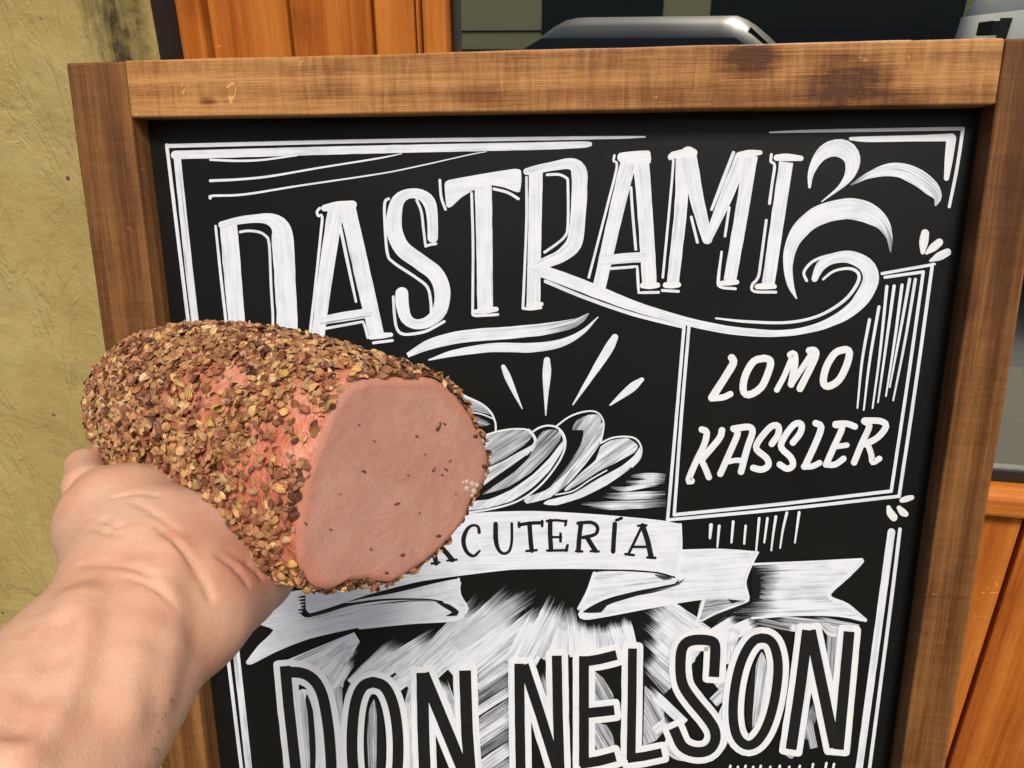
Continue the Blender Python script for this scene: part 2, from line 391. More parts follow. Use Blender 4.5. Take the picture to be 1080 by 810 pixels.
def car(name, loc, rot, m_body, roof, label, cat, van=False):
    t = empty(name, loc, (0, 0, rot)); tag(t, label, cat)
    L, W_ = (2.2, .88)
    prof = [(-L, .45, .30, W_ - .05), (-L + .1, .85, .28, W_), (-1.2, .98, .25, W_), (-.5, 1.02, .25, W_), (1.4, 1.03, .25, W_), (L - .08, 1.0, .28, W_), (L, .5, .32, W_ - .05)] if not van else \
        [(-L, .6, .30, W_), (-L + .25, 1.1, .28, W_ + .05), (-1.2, 1.72, .25, W_ + .05), (L, 1.75, .3, W_ + .05)]
    bm = bmesh.new()
    lens_loft(bm, [[(-w_, x, z0), (w_, x, z0), (w_ + .02, x, (z0 + z1) / 2), (w_ - .04, x, z1), (w_ * .5, x, z1 + .03), (-w_ * .5, x, z1 + .03), (-w_ + .04, x, z1), (-w_ - .02, x, (z0 + z1) / 2)] for x, z1, z0, w_ in prof])
    obj('body', bm, m_body, t, True)
    top = [(-1.15, 1.06, .80), (-.45, roof - .03, .62), (.2, roof, .64), (1.0, roof - .02, .63), (1.75, 1.06, .78)] if not van else [(-1.3, 1.70, .86), (-.9, roof - .05, .80), (0, roof, .82), (2.0, roof, .82), (2.16, 1.70, .88)]
    tp = []
    Q_ = [top[0]] + top + [top[-1]]
    for i in range(1, len(Q_) - 2):
        p0, p1, p2, p3 = (np.array(v_) for v_ in Q_[i - 1:i + 3])
        for q_ in np.linspace(0, 1, 8, endpoint=False): tp.append(tuple(.5 * ((2 * p1) + (p2 - p0) * q_ + (2 * p0 - 5 * p1 + 4 * p2 - p3) * q_ * q_ + (3 * p1 - p0 - 3 * p2 + p3) * q_ ** 3)))
    tp.append(top[-1]); tp = [(a_, min(b_c, roof), c_) for a_, b_c, c_ in tp]
    bm = bmesh.new()
    lens_loft(bm, [[(-.84, x, 1.0), (.84, x, 1.0), (.80, x, 1.0 + (z - 1) * .6), (w_, x, z - .06), (w_ * .6, x, z + .005), (0, x, z + .02), (-w_ * .6, x, z + .005), (-w_, x, z - .06), (-.80, x, 1.0 + (z - 1) * .6)] for x, z, w_ in tp])
    obj('roof', bm, m_body, t, True)
    if not van:
        for s_ in (-1, 1):
            bm = bmesh.new(); rows = [[bm.verts.new((s_ * xx, yy, zz)) for yy in np.linspace(y0, y1, 5)] for xx, zz, y0, y1 in ((.842, 1.06, -.85, 1.5), (.812, 1.42, -.62, 1.3), (.712, roof - .15, -.42, 1.1))]
            for r0, r1 in zip(rows[:-1], rows[1:]):
                for i in range(4): bm.faces.new((r0[i], r0[i + 1], r1[i + 1], r1[i]))
            obj('side_window', bm, M_dk, t, True)
    bm = bmesh.new(); a = top[0]; b = top[1]
    bm.faces.new([bm.verts.new(p) for p in ((-.72, a[0] - .03, a[1] + .03), (.72, a[0] - .03, a[1] + .03), (.56, b[0] - .06, b[1] - .04), (-.56, b[0] - .06, b[1] - .04))])
    obj('windscreen', bm, M_dk, t)
    for s in (-1, 1):
        for x in (-1.35, 1.35):
            bm = bmesh.new(); bmesh.ops.create_cone(bm, cap_ends=True, segments=24, radius1=.33, radius2=.33, depth=.2)
            o = obj('wheel', bm, M_dk, t); o.location = (s * .80, x, .33); o.rotation_euler = (0, R_(90), 0)
        box('headlight', (s * .55 - .16, s * .55 + .16, -L + .02 - .06, -L + .1, .66, .80), M_lt, t, .02)
    return t
M_carg = plain('dark_grey_car_paint', (.10, .104, .10), .38, .1); M_carw = plain('white_car_paint', (.80, .82, .76), .35)
car('parked_car', (-.62, -5.6, -.126), R_(90), M_carg, 1.69, 'dark grey parked car seen as a reflection low in the window', 'car')
van_ = car('parked_van', (2.69, -5.9, -.126), R_(180), M_carw, 1.95, 'white parked van mirrored at the right end of the window', 'van', True)
box('panel_seam', (.86, .975, -.12, -.10, .45, 1.68), M_dk, van_)
box('badge', (.86, .985, .10, .68, 1.56, 1.67), M_dk, van_, .01)

# ------------------------------------------------------------------ chalkboard sign
SY, SA, SR = R_(-7.66278744), R_(-9.42833622), R_(-1.40301306)
SMAT = Matrix.Translation((.00937184, .72099326, 1.35541031)) @ (Matrix.Rotation(SY, 3, 'Z') @ Matrix.Rotation(SA, 3, 'X') @ Matrix.Rotation(SR, 3, 'Y')).to_4x4()
W, WL, WR, HR, REC, DEP = .86, .0590, .0425, .0495, .027, .046     # sign local: x right from the middle, y into the sign, z up from the top edge
LEN = 1.372
sign = empty('chalkboard_sign', SMAT @ Vector((0, .02, -LEN)))
sign.matrix_world = Matrix.Translation(SMAT @ Vector((0, .02, -LEN))) @ SMAT.to_3x3().to_4x4()
tag(sign, 'black hand lettered chalkboard reading PASTRAMI in a brown stained wooden frame leaning on the wall', 'chalkboard')
SB = sign.matrix_world.inverted() @ SMAT     # sign local -> empty local
def member(name, x0, x1, z0, z1, y0, y1, m, horiz=False, bev=.0022, wob=.0006):
    L = (x1 - x0) if horiz else (z1 - z0); Wd = (z1 - z0) if horiz else (x1 - x0)
    bm = bmesh.new(); n = 60
    add_box(bm, -Wd / 2, Wd / 2, y0, y1, -L / 2, L / 2, bev=bev, seg=3)
    es = [e for e in bm.edges if abs(e.verts[0].co.z - e.verts[1].co.z) > L * .8]
    bmesh.ops.subdivide_edges(bm, edges=es, cuts=n, use_grid_fill=True)
    sd_ = random.uniform(0, 50)
    for v in bm.verts:
        e = Vector((v.co.x * 30, v.co.y * 30, v.co.z * 14 + sd_))
        v.co.x += noise.noise(e) * wob; v.co.y += noise.noise(e + Vector((9, 9, 9))) * wob * .7
    o = obj(name, bm, m, sign)
    o.matrix_local = SB @ Matrix.Translation(((x0 + x1) / 2, 0, (z0 + z1) / 2)) @ (Matrix.Rotation(R_(90), 4, 'Y') if horiz else Matrix())
    for p in o.data.polygons: p.use_smooth = False
    return o
member('post', -W / 2, -W / 2 + WL, -LEN, 0, 0, DEP, M_post)
member('post', W / 2 - WR, W / 2, -LEN, .0005, 0, DEP, M_post)
member('rail', -W / 2 + WL + .0008, W / 2 - WR - .0006, -HR, .0006, -.0008, DEP - .002, M_rail, True)
member('rail', -W / 2 + WL + .0008, W / 2 - WR - .0006, -1.20, -1.15, -.0008, DEP - .002, M_post, True)
bm = bmesh.new(); add_box(bm, -W / 2 + WL - .012, W / 2 - WR + .012, REC, REC + .006, -1.17, -.030)
board = obj('board', bm, M_board, sign); board.matrix_local = SB
BP = SMAT @ Vector((0, REC, 0)); BN = (SMAT.to_3x3() @ Vector((0, -1, 0))); SINV = SMAT.inverted()
def B(px, py):
    d = ray(px, py); t = (BP - CP).dot(BN) / d.dot(BN); p = SINV @ (CP + d * t); return p.x, p.z
layer = [0]
class Art:
    """one layer group of brushwork on the board; strokes are given in the units of a 1080 x 810 drawing of the board"""
    def __init__(s): s.v = []; s.f = []; s.uv = []; s.coat = []; s.item = []
    def _push(s, pts, uvs, coats, faces):
        layer[0] += 1; y = REC - .0003 - layer[0] * 6e-6; o = len(s.v)
        for (x, yy) in pts:
            a, b = B(x, yy); s.v.append((a, y, b))
        q = np.array(s.v[o:]); s.item.append((o, len(s.v), len(s.f), len(s.f) + len(faces), q.min(0), q.max(0)))
        s.uv += uvs; s.coat += coats; s.f += [tuple(o + i for i in f) for f in faces]
    def stroke(s, P, w=3.0, coat=.93, e0=None, e1=None, cap=True, wob=.06, smooth=True, ext=0.0, rr=0.0):
        closed = False
        P = [(p[0], p[1], p[2] if len(p) > 2 else w) for p in P]
        A = np.array(P, float)
        if len(A) > 2 and smooth:
            out = []; Q = np.vstack([2 * A[0] - A[1], A, 2 * A[-1] - A[-2]])
            for i in range(1, len(Q) - 2):
                p0, p1, p2, p3 = Q[i - 1:i + 3]; n = max(3, int(np.hypot(*(p2 - p1)[:2]) / 4))
                for t in np.linspace(0, 1, n, endpoint=False):
                    out.append(.5 * ((2 * p1) + (-p0 + p2) * t + (2 * p0 - 5 * p1 + 4 * p2 - p3) * t * t + (-p0 + 3 * p1 - 3 * p2 + p3) * t ** 3))
            out.append(A[-1]); A = np.array(out)
        else:
            out = []
            for a, b in zip(A[:-1], A[1:]):
                n = max(2, int(np.hypot(*(b - a)[:2]) / 5))
                for t in np.linspace(0, 1, n, endpoint=False): out.append(a + (b - a) * t)
            out.append(A[-1]); A = np.array(out)
        A[:, 2] = np.maximum(A[:, 2], .5)
        if np.hypot(*(A[0] - A[-1])[:2]) < 1.5 and len(A) > 8: cap = False; A[-1] = A[0]; closed = True
        elif ext:
            for e_, i_ in ((0, 1), (-1, -2)):
                dv = A[e_, :2] - A[i_, :2]; dv /= np.hypot(*dv); L_ = np.hypot(*np.diff(A[:, :2], axis=0).T).sum(); 
                add = [np.array([*(A[e_, :2] + dv * q_), max(.6, A[e_, 2] - 2 * rr + 2 * math.sqrt(max(0, rr * rr - (rr - (ext - q_)) ** 2))) if (rr and ext - q_ < rr) else A[e_, 2]]) for q_ in ([ext - rr] if rr else []) + list(np.linspace(max(.3, ext - rr * .8), ext, 5))]
                A = np.vstack([A, add]) if e_ else np.vstack([add[::-1], A])
            cap = False
        n = len(A); T = np.gradient(A[:, :2], axis=0); ln = np.hypot(T[:, 0], T[:, 1]); ln[ln == 0] = 1; T /= ln[:, None]
        if closed: T[0] = T[-1] = (T[1] + T[-2]) / max(1e-6, np.hypot(*(T[1] + T[-2])))
        Nn = np.stack([-T[:, 1], T[:, 0]], 1)
        sl_ = np.concatenate([[0], np.cumsum(np.hypot(*np.diff(A[:, :2], axis=0).T))]); Lt = sl_[-1]
        s0 = random.uniform(0, 40); K = .00085
        wob = 0 if closed else wob
        wl = 1 + wob * np.array([noise.noise(Vector((q * .07 + s0, 1, 0))) for q in sl_]); wr = 1 + wob * np.array([noise.noise(Vector((q * .07 + s0, 7, 0))) for q in sl_])
        rows = []
        CR_ = 5
        if cap and A[0, 2] > 1.2:
            for k in range(CR_):
                th = math.pi / 2 * (1 - k / CR_); r = A[0, 2] / 2
                rows.append((A[0, :2] - T[0] * r * math.sin(th), Nn[0], max(r * math.cos(th), .02), max(r * math.cos(th), .02), -r * math.sin(th)))
        for i in range(n): rows.append((A[i, :2], Nn[i], A[i, 2] / 2 * wl[i], A[i, 2] / 2 * wr[i], sl_[i]))
        if cap and A[-1, 2] > 1.2:
            for k in range(CR_):
                th = math.pi / 2 * ((k + 1) / CR_); r = A[-1, 2] / 2
                rows.append((A[-1, :2] + T[-1] * r * math.sin(th), Nn[-1], max(r * math.cos(th), .02), max(r * math.cos(th), .02), Lt + r * math.sin(th)))
        cols = 5; pts = []; uvs = []; cs = []; fs = []
        for (c, nn, a, b, q) in rows:
            for j in range(cols):
                f = j / (cols - 1); o = -a + (a + b) * f
                p = c + nn * o; pts.append((p[0], p[1])); uvs.append(((q * K) + s0, o * K + s0 * .37))
                k = coat
                if e0 is not None: k = min(k, e0[0] + (coat - e0[0]) * min(1, max(0, q / (Lt * e0[1]))))
                if e1 is not None: k = min(k, e1[0] + (coat - e1[0]) * min(1, max(0, (Lt - q) / (Lt * e1[1]))))
                cs.append(k)
        for i in range(len(rows) - 1):
            for j in range(cols - 1):
                a = i * cols + j; fs.append((a, a + cols, a + cols + 1, a + 1))
        s._push(pts, uvs, cs, fs)
    def fill(s, P, ang=0.0, coat=.8, smooth=True, fade=None):
        """brushed area; ang: brush direction in degrees; fade: (dx, dy, from, to, coat_end) drybrushed side"""
        P = [tuple(p) for p in P]
        if smooth:
            out = []; n = len(P)
            for i in range(n):
                p0, p1, p2, p3 = (np.array(P[(i + k) % n], float) for k in (-1, 0, 1, 2))
                d = np.hypot(*(p2 - p1)); m_ = max(2, int(d / 5))
                for t in np.linspace(0, 1, m_, endpoint=False):
                    q = .5 * ((2 * p1) + (-p0 + p2) * t + (2 * p0 - 5 * p1 + 4 * p2 - p3) * t * t + (-p0 + 3 * p1 - 3 * p2 + p3) * t ** 3)
                    l_ = p1 + (p2 - p1) * t; out.append(tuple(l_ * .45 + q * .55))
            P = out
        tri = tessellate_polygon([[Vector((p[0], p[1], 0)) for p in P]])
        # refine so the brush coat can vary across the area
        bm = bmesh.new(); vs = [bm.verts.new((p[0], p[1], 0)) for p in P]
        for t in tri:
            try: bm.faces.new([vs[i] for i in t])
            except ValueError: pass
        for _ in range(3):
            es = [e for e in bm.edges if e.calc_length() > 14]
            if not es: break
            bmesh.ops.subdivide_edges(bm, edges=es, cuts=1); bmesh.ops.triangulate(bm, faces=bm.faces[:])
        bm.verts.index_update()
        c, sn = math.cos(R_(ang)), math.sin(R_(ang)); s0 = random.uniform(0, 40); K = .00085
        pts = [(v.co.x, v.co.y) for v in bm.verts]
        uvs = [((x * c + y * sn) * K + s0, (-x * sn + y * c) * K + s0 * .37) for x, y in pts]
        cs = []
        for x, y in pts:
            k = coat
            if fade is not None:
                q = x * fade[0] + y * fade[1]; f = min(1, max(0, (q - fade[2]) / (fade[3] - fade[2]))); k = coat + (fade[4] - coat) * f
            cs.append(k)
        fs = [tuple(v.index for v in f.verts) for f in bm.faces]; bm.free()
        s._push(pts, uvs, cs, fs)
    def build(s, name, m, reach=.015):
        """strokes that stand together become one painted piece; pieces apart from each other are objects of their own"""
        grp = list(range(len(s.item)))
        def root(i):
            while grp[i] != i: i = grp[i]
            return i
        for i, A in enumerate(s.item):
            for j in range(i):
                if (A[4] - reach <= s.item[j][5]).all() and (s.item[j][4] - reach <= A[5]).all(): grp[root(i)] = root(j)
        for g in sorted({root(i) for i in range(len(s.item))}):
            sub = Art(); 
            for i, A in enumerate(s.item):
                if root(i) == g:
                    d = len(sub.v) - A[0]; sub.v += s.v[A[0]:A[1]]; sub.uv += s.uv[A[0]:A[1]]; sub.coat += s.coat[A[0]:A[1]]
                    sub.f += [tuple(k + d for k in f) for f in s.f[A[2]:A[3]]]
            o = sub._mesh(name, m)
        return o
    def _mesh(s, name, m):
        me = bpy.data.meshes.new(name); me.from_pydata(s.v, [], s.f)
        uvl = me.uv_layers.new(name='brush'); li = np.zeros(len(me.loops), int); me.loops.foreach_get('vertex_index', li)
        uvl.data.foreach_set('uv', np.array(s.uv, np.float32)[li].ravel())
        at_ = me.attributes.new('coat', 'FLOAT', 'POINT'); at_.data.foreach_set('value', np.array(s.coat, np.float32))
        o = link(name, me, m, board); return o
def z45(x0, y0, P): return [(x0 + p[0] / 4.5, y0 + p[1] / 4.5, *p[2:]) for p in P]
# ---- border lines
a = Art(); s = a.stroke
s([(176, 154, 4.2), (380, 149, 4.2), (560, 146.3, 4), (650, 145, 3), (681, 144.3, 1.6)], cap=False)
s([(176, 153), (200, 350), (238, 672), (262, 870)], 3.6, smooth=False)
s([(185, 163.5, 9), (380, 158, 8.5), (560, 154.2, 8), (612, 152.6, 7), (622, 152, 5)], coat=.86)
s([(187, 166, 7.5), (199, 280, 8), (209, 366, 8), (247.5, 672, 7), (269, 870, 7)], coat=.80, smooth=False)
s([(222, 168.5, 2.4), (250, 169.6, 2.6), (275, 168.8, 2.2), (296, 166.2, 2), (314, 164, 1.2)])
s([(222, 190.6, 3), (250, 189.3, 2.6), (284, 186, 2.4), (338, 176.8, 2), (399, 167, 1.8), (424, 162, 1)])
s([(222, 209, 3), (224, 206.6, 2.6), (258, 205, 2.4), (315, 196, 2), (399, 183.5, 1.6), (440, 175.5, 1.4), (495, 163.2, 1.1), (513, 160, .8)])
s([(812, 139.6, 1.6), (850, 138.4, 3), (930, 137, 3.6), (1015.5, 135.6, 3.8)]); s([(1015.5, 135.6, 3.8), (1009, 178, 3.6), (1001, 218, 3.2)])
s([(897, 146.3, 3.5), (915, 146.8, 6), (960, 146, 6.5), (1004, 145, 8)], coat=.95); s([(1003, 146, 10.5), (1000.5, 168, 8.5), (998, 188, 5.5)], coat=.95)
s([(940, 561, 8), (929, 642, 8), (906, 810, 7.5), (898, 870, 7)], coat=.9, smooth=False); s([(949, 558, 3.8), (939, 640, 3.8), (917, 810, 3.6), (909, 870, 3.6)])
for P in ([(975.5, 246, 8.5), (974, 256, 9.5), (973, 266, 4.5)], [(990.5, 255.5, 8), (984, 261, 8.5), (977, 267, 3)], [(999, 266, 8), (990, 270.5, 8.5), (981, 275, 2.5)], [(984, 278, 2), (986, 278.5, 2)],
          [(937, 535, 4.5), (939, 541, 8), (942.5, 545.5, 8)], [(948, 535.5, 5), (952, 540, 8), (955, 542, 6)], [(951, 527.5, 5), (956, 526, 6.5), (961.5, 524.5, 5)]): s(P, coat=.97)
a.build('border_linework', M_white)

# ---- PASTRAMI
a = Art(); s = a.stroke; K1 = dict(coat=.88, cap=False)
# P
s([(241, 236, 18), (244, 270, 18.5), (250, 342, 17.5), (256, 400, 17), (259, 432, 17)], **K1)
s([(234, 237, 7), (252, 232.6, 8), (270, 230.5, 9), (286, 231.5, 13), (296, 240, 20), (298.5, 256, 23), (301, 300, 22), (303, 342, 22), (301, 366, 20), (291, 383, 14), (272, 390, 11), (258, 392, 10)], coat=.90)
s([(227.6, 238.5, 2.6), (233, 290, 3), (239, 343, 3), (244, 392, 3)]); s([(253.5, 244.6), (262, 243.4), (273, 244.6), (280, 248.5), (284, 257), (286, 300), (288, 342), (284, 366), (268, 376)], 2.8)
# A
s([(355, 217, 17), (344, 287, 15.6), (337, 342, 14), (331, 392, 14)], **K1); s([(366, 216, 17), (382, 287, 17.2), (391, 326, 16.6), (397.5, 354, 16)], **K1)
s([(342.5, 219.5, 7), (356, 217, 9), (372, 216, 9)], coat=.95); s([(340, 338, 9), (362, 334, 10), (388, 330, 10)], coat=.8); s([(391, 356, 4), (403, 354, 6), (412.5, 353, 4.5)], coat=.98)
s([(337.5, 219.5), (334.6, 223), (336, 227.8), (340, 228.6), (337.6, 255), (333, 300), (328, 343), (323, 390)], 2.8); s([(359, 239, 3.2), (366, 273, 3.4), (375.6, 318, 2.6)])
s([(343, 346.4), (383, 339.2), (385.5, 346), (388, 356)], 2.8, smooth=False); s([(394, 361.5), (414, 359)], 3)
# S
s([(456.5, 250.5, 11), (456, 228, 11.5), (452.5, 213, 13.5), (443, 204.8, 11), (430, 204.6, 10.5), (420.5, 211, 13.5), (416, 226, 16), (416.5, 245, 17), (424.5, 262, 17), (442, 275.5, 17), (459, 288.5, 17), (466.5, 306, 17), (464, 327, 15.5), (453, 338.5, 12), (439, 342, 10.5), (428.8, 336, 12), (424.6, 322, 13.5), (424, 309.5, 13.5)], coat=.89)
s([(410, 209.6), (406.2, 213), (405.8, 230), (408.5, 266), (415, 276.6), (438, 292), (451, 303), (454.4, 318), (455, 330)], 3); s([(439.5, 211), (444.5, 223), (446.7, 241), (449, 259.4)], 2.8); s([(449, 259.6), (454, 258), (460, 257)], 2.8)
s([(415, 313), (416.2, 332), (419, 347), (427, 352.6), (447, 350), (458, 345), (468.5, 339)], 3)
# T
s([(509.8, 196, 18), (511, 260, 17), (511.8, 327, 16.4)], **K1)
a.fill([(469, 195), (473, 190), (508, 183.5), (543, 178), (549.5, 180), (550, 191), (548.5, 202), (544, 202.4), (533, 198), (520, 195.5), (508, 197), (498, 201.5), (487, 208), (476, 218.2), (471, 217.6)], -8, .9)
s([(501, 328.6, 4), (512, 327.4, 6.5), (523.5, 326, 5)], coat=.97); s([(497.5, 204), (499, 260), (498.6, 329)], 2.8); s([(498.6, 329), (500, 332.6), (512, 332.4), (525, 331.6)], 3)
s([(464, 190), (465.5, 208), (470, 220.8)], 2.8); s([(521, 199.2), (535.5, 203), (546.7, 209.6)], 3)
# R
s([(565.2, 182, 14.5), (564, 250, 14), (562.6, 321, 14.4)], **K1)
s([(555.5, 181, 7), (565, 179, 9), (584, 175, 9.5), (601, 172.8, 12), (610, 179, 16.5), (611.3, 198, 16.5), (609, 235, 16), (605, 257, 17), (593, 269, 14), (578, 276, 12), (566, 282, 11)], coat=.86)
s([(557, 322.4, 4), (563, 321.4, 6), (571, 320.6, 4.5)], coat=.97)
s([(555.4, 187), (555.4, 230), (554, 270), (551.6, 325)], 2.8); s([(551.6, 325), (560, 325.8), (570.5, 324.4)], 3)
s([(577, 184.4), (589, 184), (597, 187.5), (599, 194), (599, 237), (596, 249), (586, 258), (574.5, 266)], 2.8)
# the long swash of the R with its curl
s([(562, 283, 12), (592, 293, 13.5), (627, 306.5, 13.5), (671, 323.5, 11), (722, 338.3, 9), (765, 347.4, 8.6), (800, 351, 8), (822, 351.4, 7), (845, 349, 7), (870, 342, 9), (893, 330, 12.5), (910, 313, 16), (918.5, 293, 17), (912, 278.5, 16), (895, 271, 13), (877, 273, 11), (865, 281, 10), (859, 294, 6.5)], coat=.88)
s([(575.5, 296.6), (615.5, 313.2), (666.7, 331), (720, 344.5)], 3.8)
s([(755, 335.6, 1.8), (787, 339, 3), (830, 340, 3), (863, 333, 3), (890, 317, 3.4), (904, 299, 3.6), (905, 288, 3.4), (895, 283, 3), (879, 286, 2.6), (868, 294.4, 2.4)]); s([(850.5, 295.8), (847.6, 287), (856, 276.4), (868, 271), (880, 268.2)], 3)
# A
s([(664, 166, 17), (651, 219, 15.4), (632, 303, 13.6)], **K1); s([(675.5, 164, 17), (680, 219, 16), (685, 299, 15.4)], **K1)
a.fill([(651, 167), (653, 161.5), (668, 159.5), (684, 158.8), (686, 162), (686, 172), (668, 173), (654, 171)], -4, .95)
s([(637, 274.4, 10), (657, 272.4, 10.6), (678, 271, 10.6)], coat=.86); s([(678, 301, 6), (685, 301, 7.5), (693.5, 300.6, 5.5)], coat=.98)
s([(648, 164), (647.2, 170), (650.6, 175.8), (640, 219), (621, 292.5)], 2.6); s([(665.4, 198), (667, 222), (670.6, 263)], 3); s([(644.5, 283.2), (672, 281), (673.6, 308.6), (694.5, 308.2)], 3, smooth=False)
# M
s([(720, 163, 14.5), (718, 219, 13.4), (709.6, 298, 12.6)], **K1); s([(726, 163, 17), (734.5, 208, 15), (745.8, 252, 11)], coat=.86); s([(782, 167, 14.6), (765.6, 208, 13.6), (747, 251, 9)], coat=.89); s([(791.5, 164, 15), (782, 225, 14), (769.6, 296, 13.2)], **K1)
s([(710, 163.6, 7.5), (722, 161.6, 9), (731.5, 161, 8)], coat=.97); s([(779, 163.6, 6), (790, 161.8, 7.5), (801.5, 161, 5)], coat=.97); s([(702, 300.6, 6), (709, 300.6, 7), (715.5, 300.2, 5.5)], coat=.98); s([(761, 298.6, 5), (769, 298, 6), (777, 297.4, 5)], coat=.98)
s([(709, 162), (705.8, 164.6), (706.4, 168), (710, 169.4), (706, 219), (699, 292.5)], 2.6); s([(729, 229), (735.5, 255.5)], 3); s([(773.5, 161, 3.6), (761, 194, 4.2), (750.5, 221, 3)]); s([(769, 219), (764.5, 249)], 2.8); s([(761, 265.5, 2.4), (757.6, 294, 3.4), (759.5, 302.4, 3), (775.5, 304.4, 3)]); s([(698.5, 306.2), (715.5, 307.2)], 3)
# I
s([(829, 171, 14.8), (821, 225, 14.2), (810, 300, 13.4)], coat=.85, cap=False); s([(819, 166.4, 6.5), (830, 166, 8), (844.5, 167, 5.5)], coat=.97); s([(798.5, 302.2, 5.5), (808, 301.6, 7), (816.5, 302, 5)], coat=.98)
s([(813.4, 163), (812.8, 170.6), (816.8, 174.4), (814, 195), (811.4, 214.6)], 3); s([(808, 232.4), (803, 270), (799.6, 292), (793.4, 300), (795, 307.2), (818, 308)], 3)
a.build('title_lettering', M_white)

# ---- flourish
a = Art(); s = a.stroke
s([(853.5, 198.5, 2.5), (855, 183, 6.5), (863, 166.5, 11.5), (876, 157, 17), (890, 157.6, 20), (898.6, 168, 17.5), (896, 184, 11), (885, 198, 4.5), (866, 213, 1)], coat=.86, cap=False)
s([(897, 195, 1.5), (916, 185, 7), (935, 179.4, 13), (951, 180, 16), (968, 187.5, 18), (982, 198.5, 16), (988.4, 208, 9), (986, 217, 1.4)], coat=.82, cap=False, e0=(.45, .25))
s([(840, 315, 1.4), (833.5, 300, 7), (831, 280, 10), (833.5, 262, 13), (843, 243.5, 17), (860, 229, 20), (880, 222, 21), (900, 220.4, 22.5), (916, 225, 21.5), (930, 235, 15.5), (937.5, 250, 7), (939, 266, 1.4)], coat=.86, cap=False, e1=(.5, .2))
a.build('flourish', M_white)

# ---- LOMO KASSLER panel
a = Art(); s = a.stroke
for P, w_ in (([(721.4, 344), (712.5, 450), (704, 548)], 3.4), ([(726.6, 344), (718.5, 440), (711, 542.6)], 3.4), ([(711, 542.6), (825, 531), (939.6, 517.6)], 3.6), ([(704, 548), (825, 536.6), (948, 523)], 3.4), ([(983, 279), (966, 402), (948, 523)], 3.6), ([(973.4, 286.6), (957, 402), (939.6, 517.6)], 3.4), ([(930, 288.4), (983, 279)], 3.2), ([(933, 292.4), (973.4, 286.6)], 3.2)): s(P, w_)
for P in ([(916.7, 337), (909, 380), (904, 430)], [(926.7, 323.5), (917, 380), (910.7, 432)], [(935, 302), (928, 370), (920, 430)], [(942.7, 301.5), (934, 365), (925.7, 424)], [(951, 300.5), (943, 360), (934, 417.5)], [(959, 294.5), (949, 350), (938, 408)], [(965, 294.5), (954, 360), (941.7, 422)]):
    s([(*P[0], 3.4), (*P[1], 2.8), (*P[2], 1.8)])
a.build('panel_linework', M_white)
a = Art(); s = a.stroke
for P, w_ in (
    ([(322, 212), (330, 238), (290, 305), (228, 402)], 8), ([(226, 404), (280, 400), (316, 384)], 6.5),
    ([(478, 214), (505, 226), (500, 268), (462, 352), (402, 388), (376, 362), (388, 292), (428, 228), (478, 214)], 7.6),
    ([(536, 364), (575, 290), (612, 200)], 6), ([(600, 198), (618, 194), (622, 240), (604, 338)], 7.2), ([(606, 336), (650, 270), (706, 184)], 6), ([(690, 178), (716, 178), (716, 214), (646, 358)], 7.4),
    ([(862, 172), (880, 186), (868, 244), (830, 318), (778, 348), (756, 324), (772, 252), (814, 188), (862, 172)], 7.6)):
    s(z45(700, 330, P), w_, coat=.98)
for P, w_ in (
    ([(180, 552), (204, 566), (190, 628), (152, 706), (118, 792), (132, 796)], 6.8), ([(276, 556), (262, 596), (178, 696)], 7), ([(176, 694), (196, 734), (214, 778)], 6.6),
    ([(330, 548), (350, 570), (318, 650), (268, 762)], 6.8), ([(334, 548), (404, 540), (420, 566), (396, 640), (366, 752)], 7), ([(302, 706), (340, 698), (382, 700)], 5.6),
    ([(512, 620), (542, 576), (542, 536), (506, 540), (450, 606), (440, 646), (486, 686), (496, 722), (464, 742), (424, 734)], 6.8),
    ([(612, 614), (648, 566), (652, 526), (616, 530), (566, 598), (558, 640), (602, 684), (612, 722), (584, 738), (550, 718)], 6.8),
    ([(720, 522), (746, 540), (722, 612), (668, 728)], 7), ([(664, 728), (704, 726), (738, 710)], 6.2),
    ([(814, 530), (846, 540), (810, 626), (770, 716)], 6.8), ([(814, 526), (866, 524), (906, 538)], 6.6), ([(812, 634), (868, 626)], 5.6), ([(768, 718), (812, 718), (852, 690)], 6.4),
    ([(950, 512), (974, 536), (938, 620), (902, 708)], 6.8), ([(952, 510), (1026, 512), (1054, 536), (1016, 588), (956, 622)], 6.8), ([(966, 618), (984, 672), (990, 708), (1022, 690)], 6.2)):
    s(z45(700, 330, P), w_, coat=.96)
a.build('panel_lettering', M_white)

# ---- rays and swashes over the slices
a = Art(); s = a.stroke
for P in ([(531, 386.5, 4.5), (535.5, 397, 7), (543, 414, 4.5), (551, 431, 1)], [(577, 379.5, 6.5), (576.8, 394, 9), (576, 415, 5), (575.7, 438, 1)], [(648.5, 355.5, 7), (641, 369, 10), (622, 399, 6), (604, 427, 1.2)], [(677, 400, 4.5), (667, 408, 9), (655, 417.5, 6), (643.5, 427, 1.5)]): s(P, coat=.88)
s([(430, 374.5, 5), (455, 362.5, 11), (490, 354.5, 13), (540, 350.5, 13), (580, 346, 12), (608, 339.6, 8.5), (621, 330.5, 1.6)], coat=.84, cap=False, e1=(.55, .3))
s([(452, 379.5, 1.4), (480, 372, 7), (520, 366.4, 9.5), (560, 366.4, 10), (590, 362, 8.4), (613, 351, 5), (631, 334, 1)], coat=.9, cap=False)
a.build('ray_strokes', M_white)

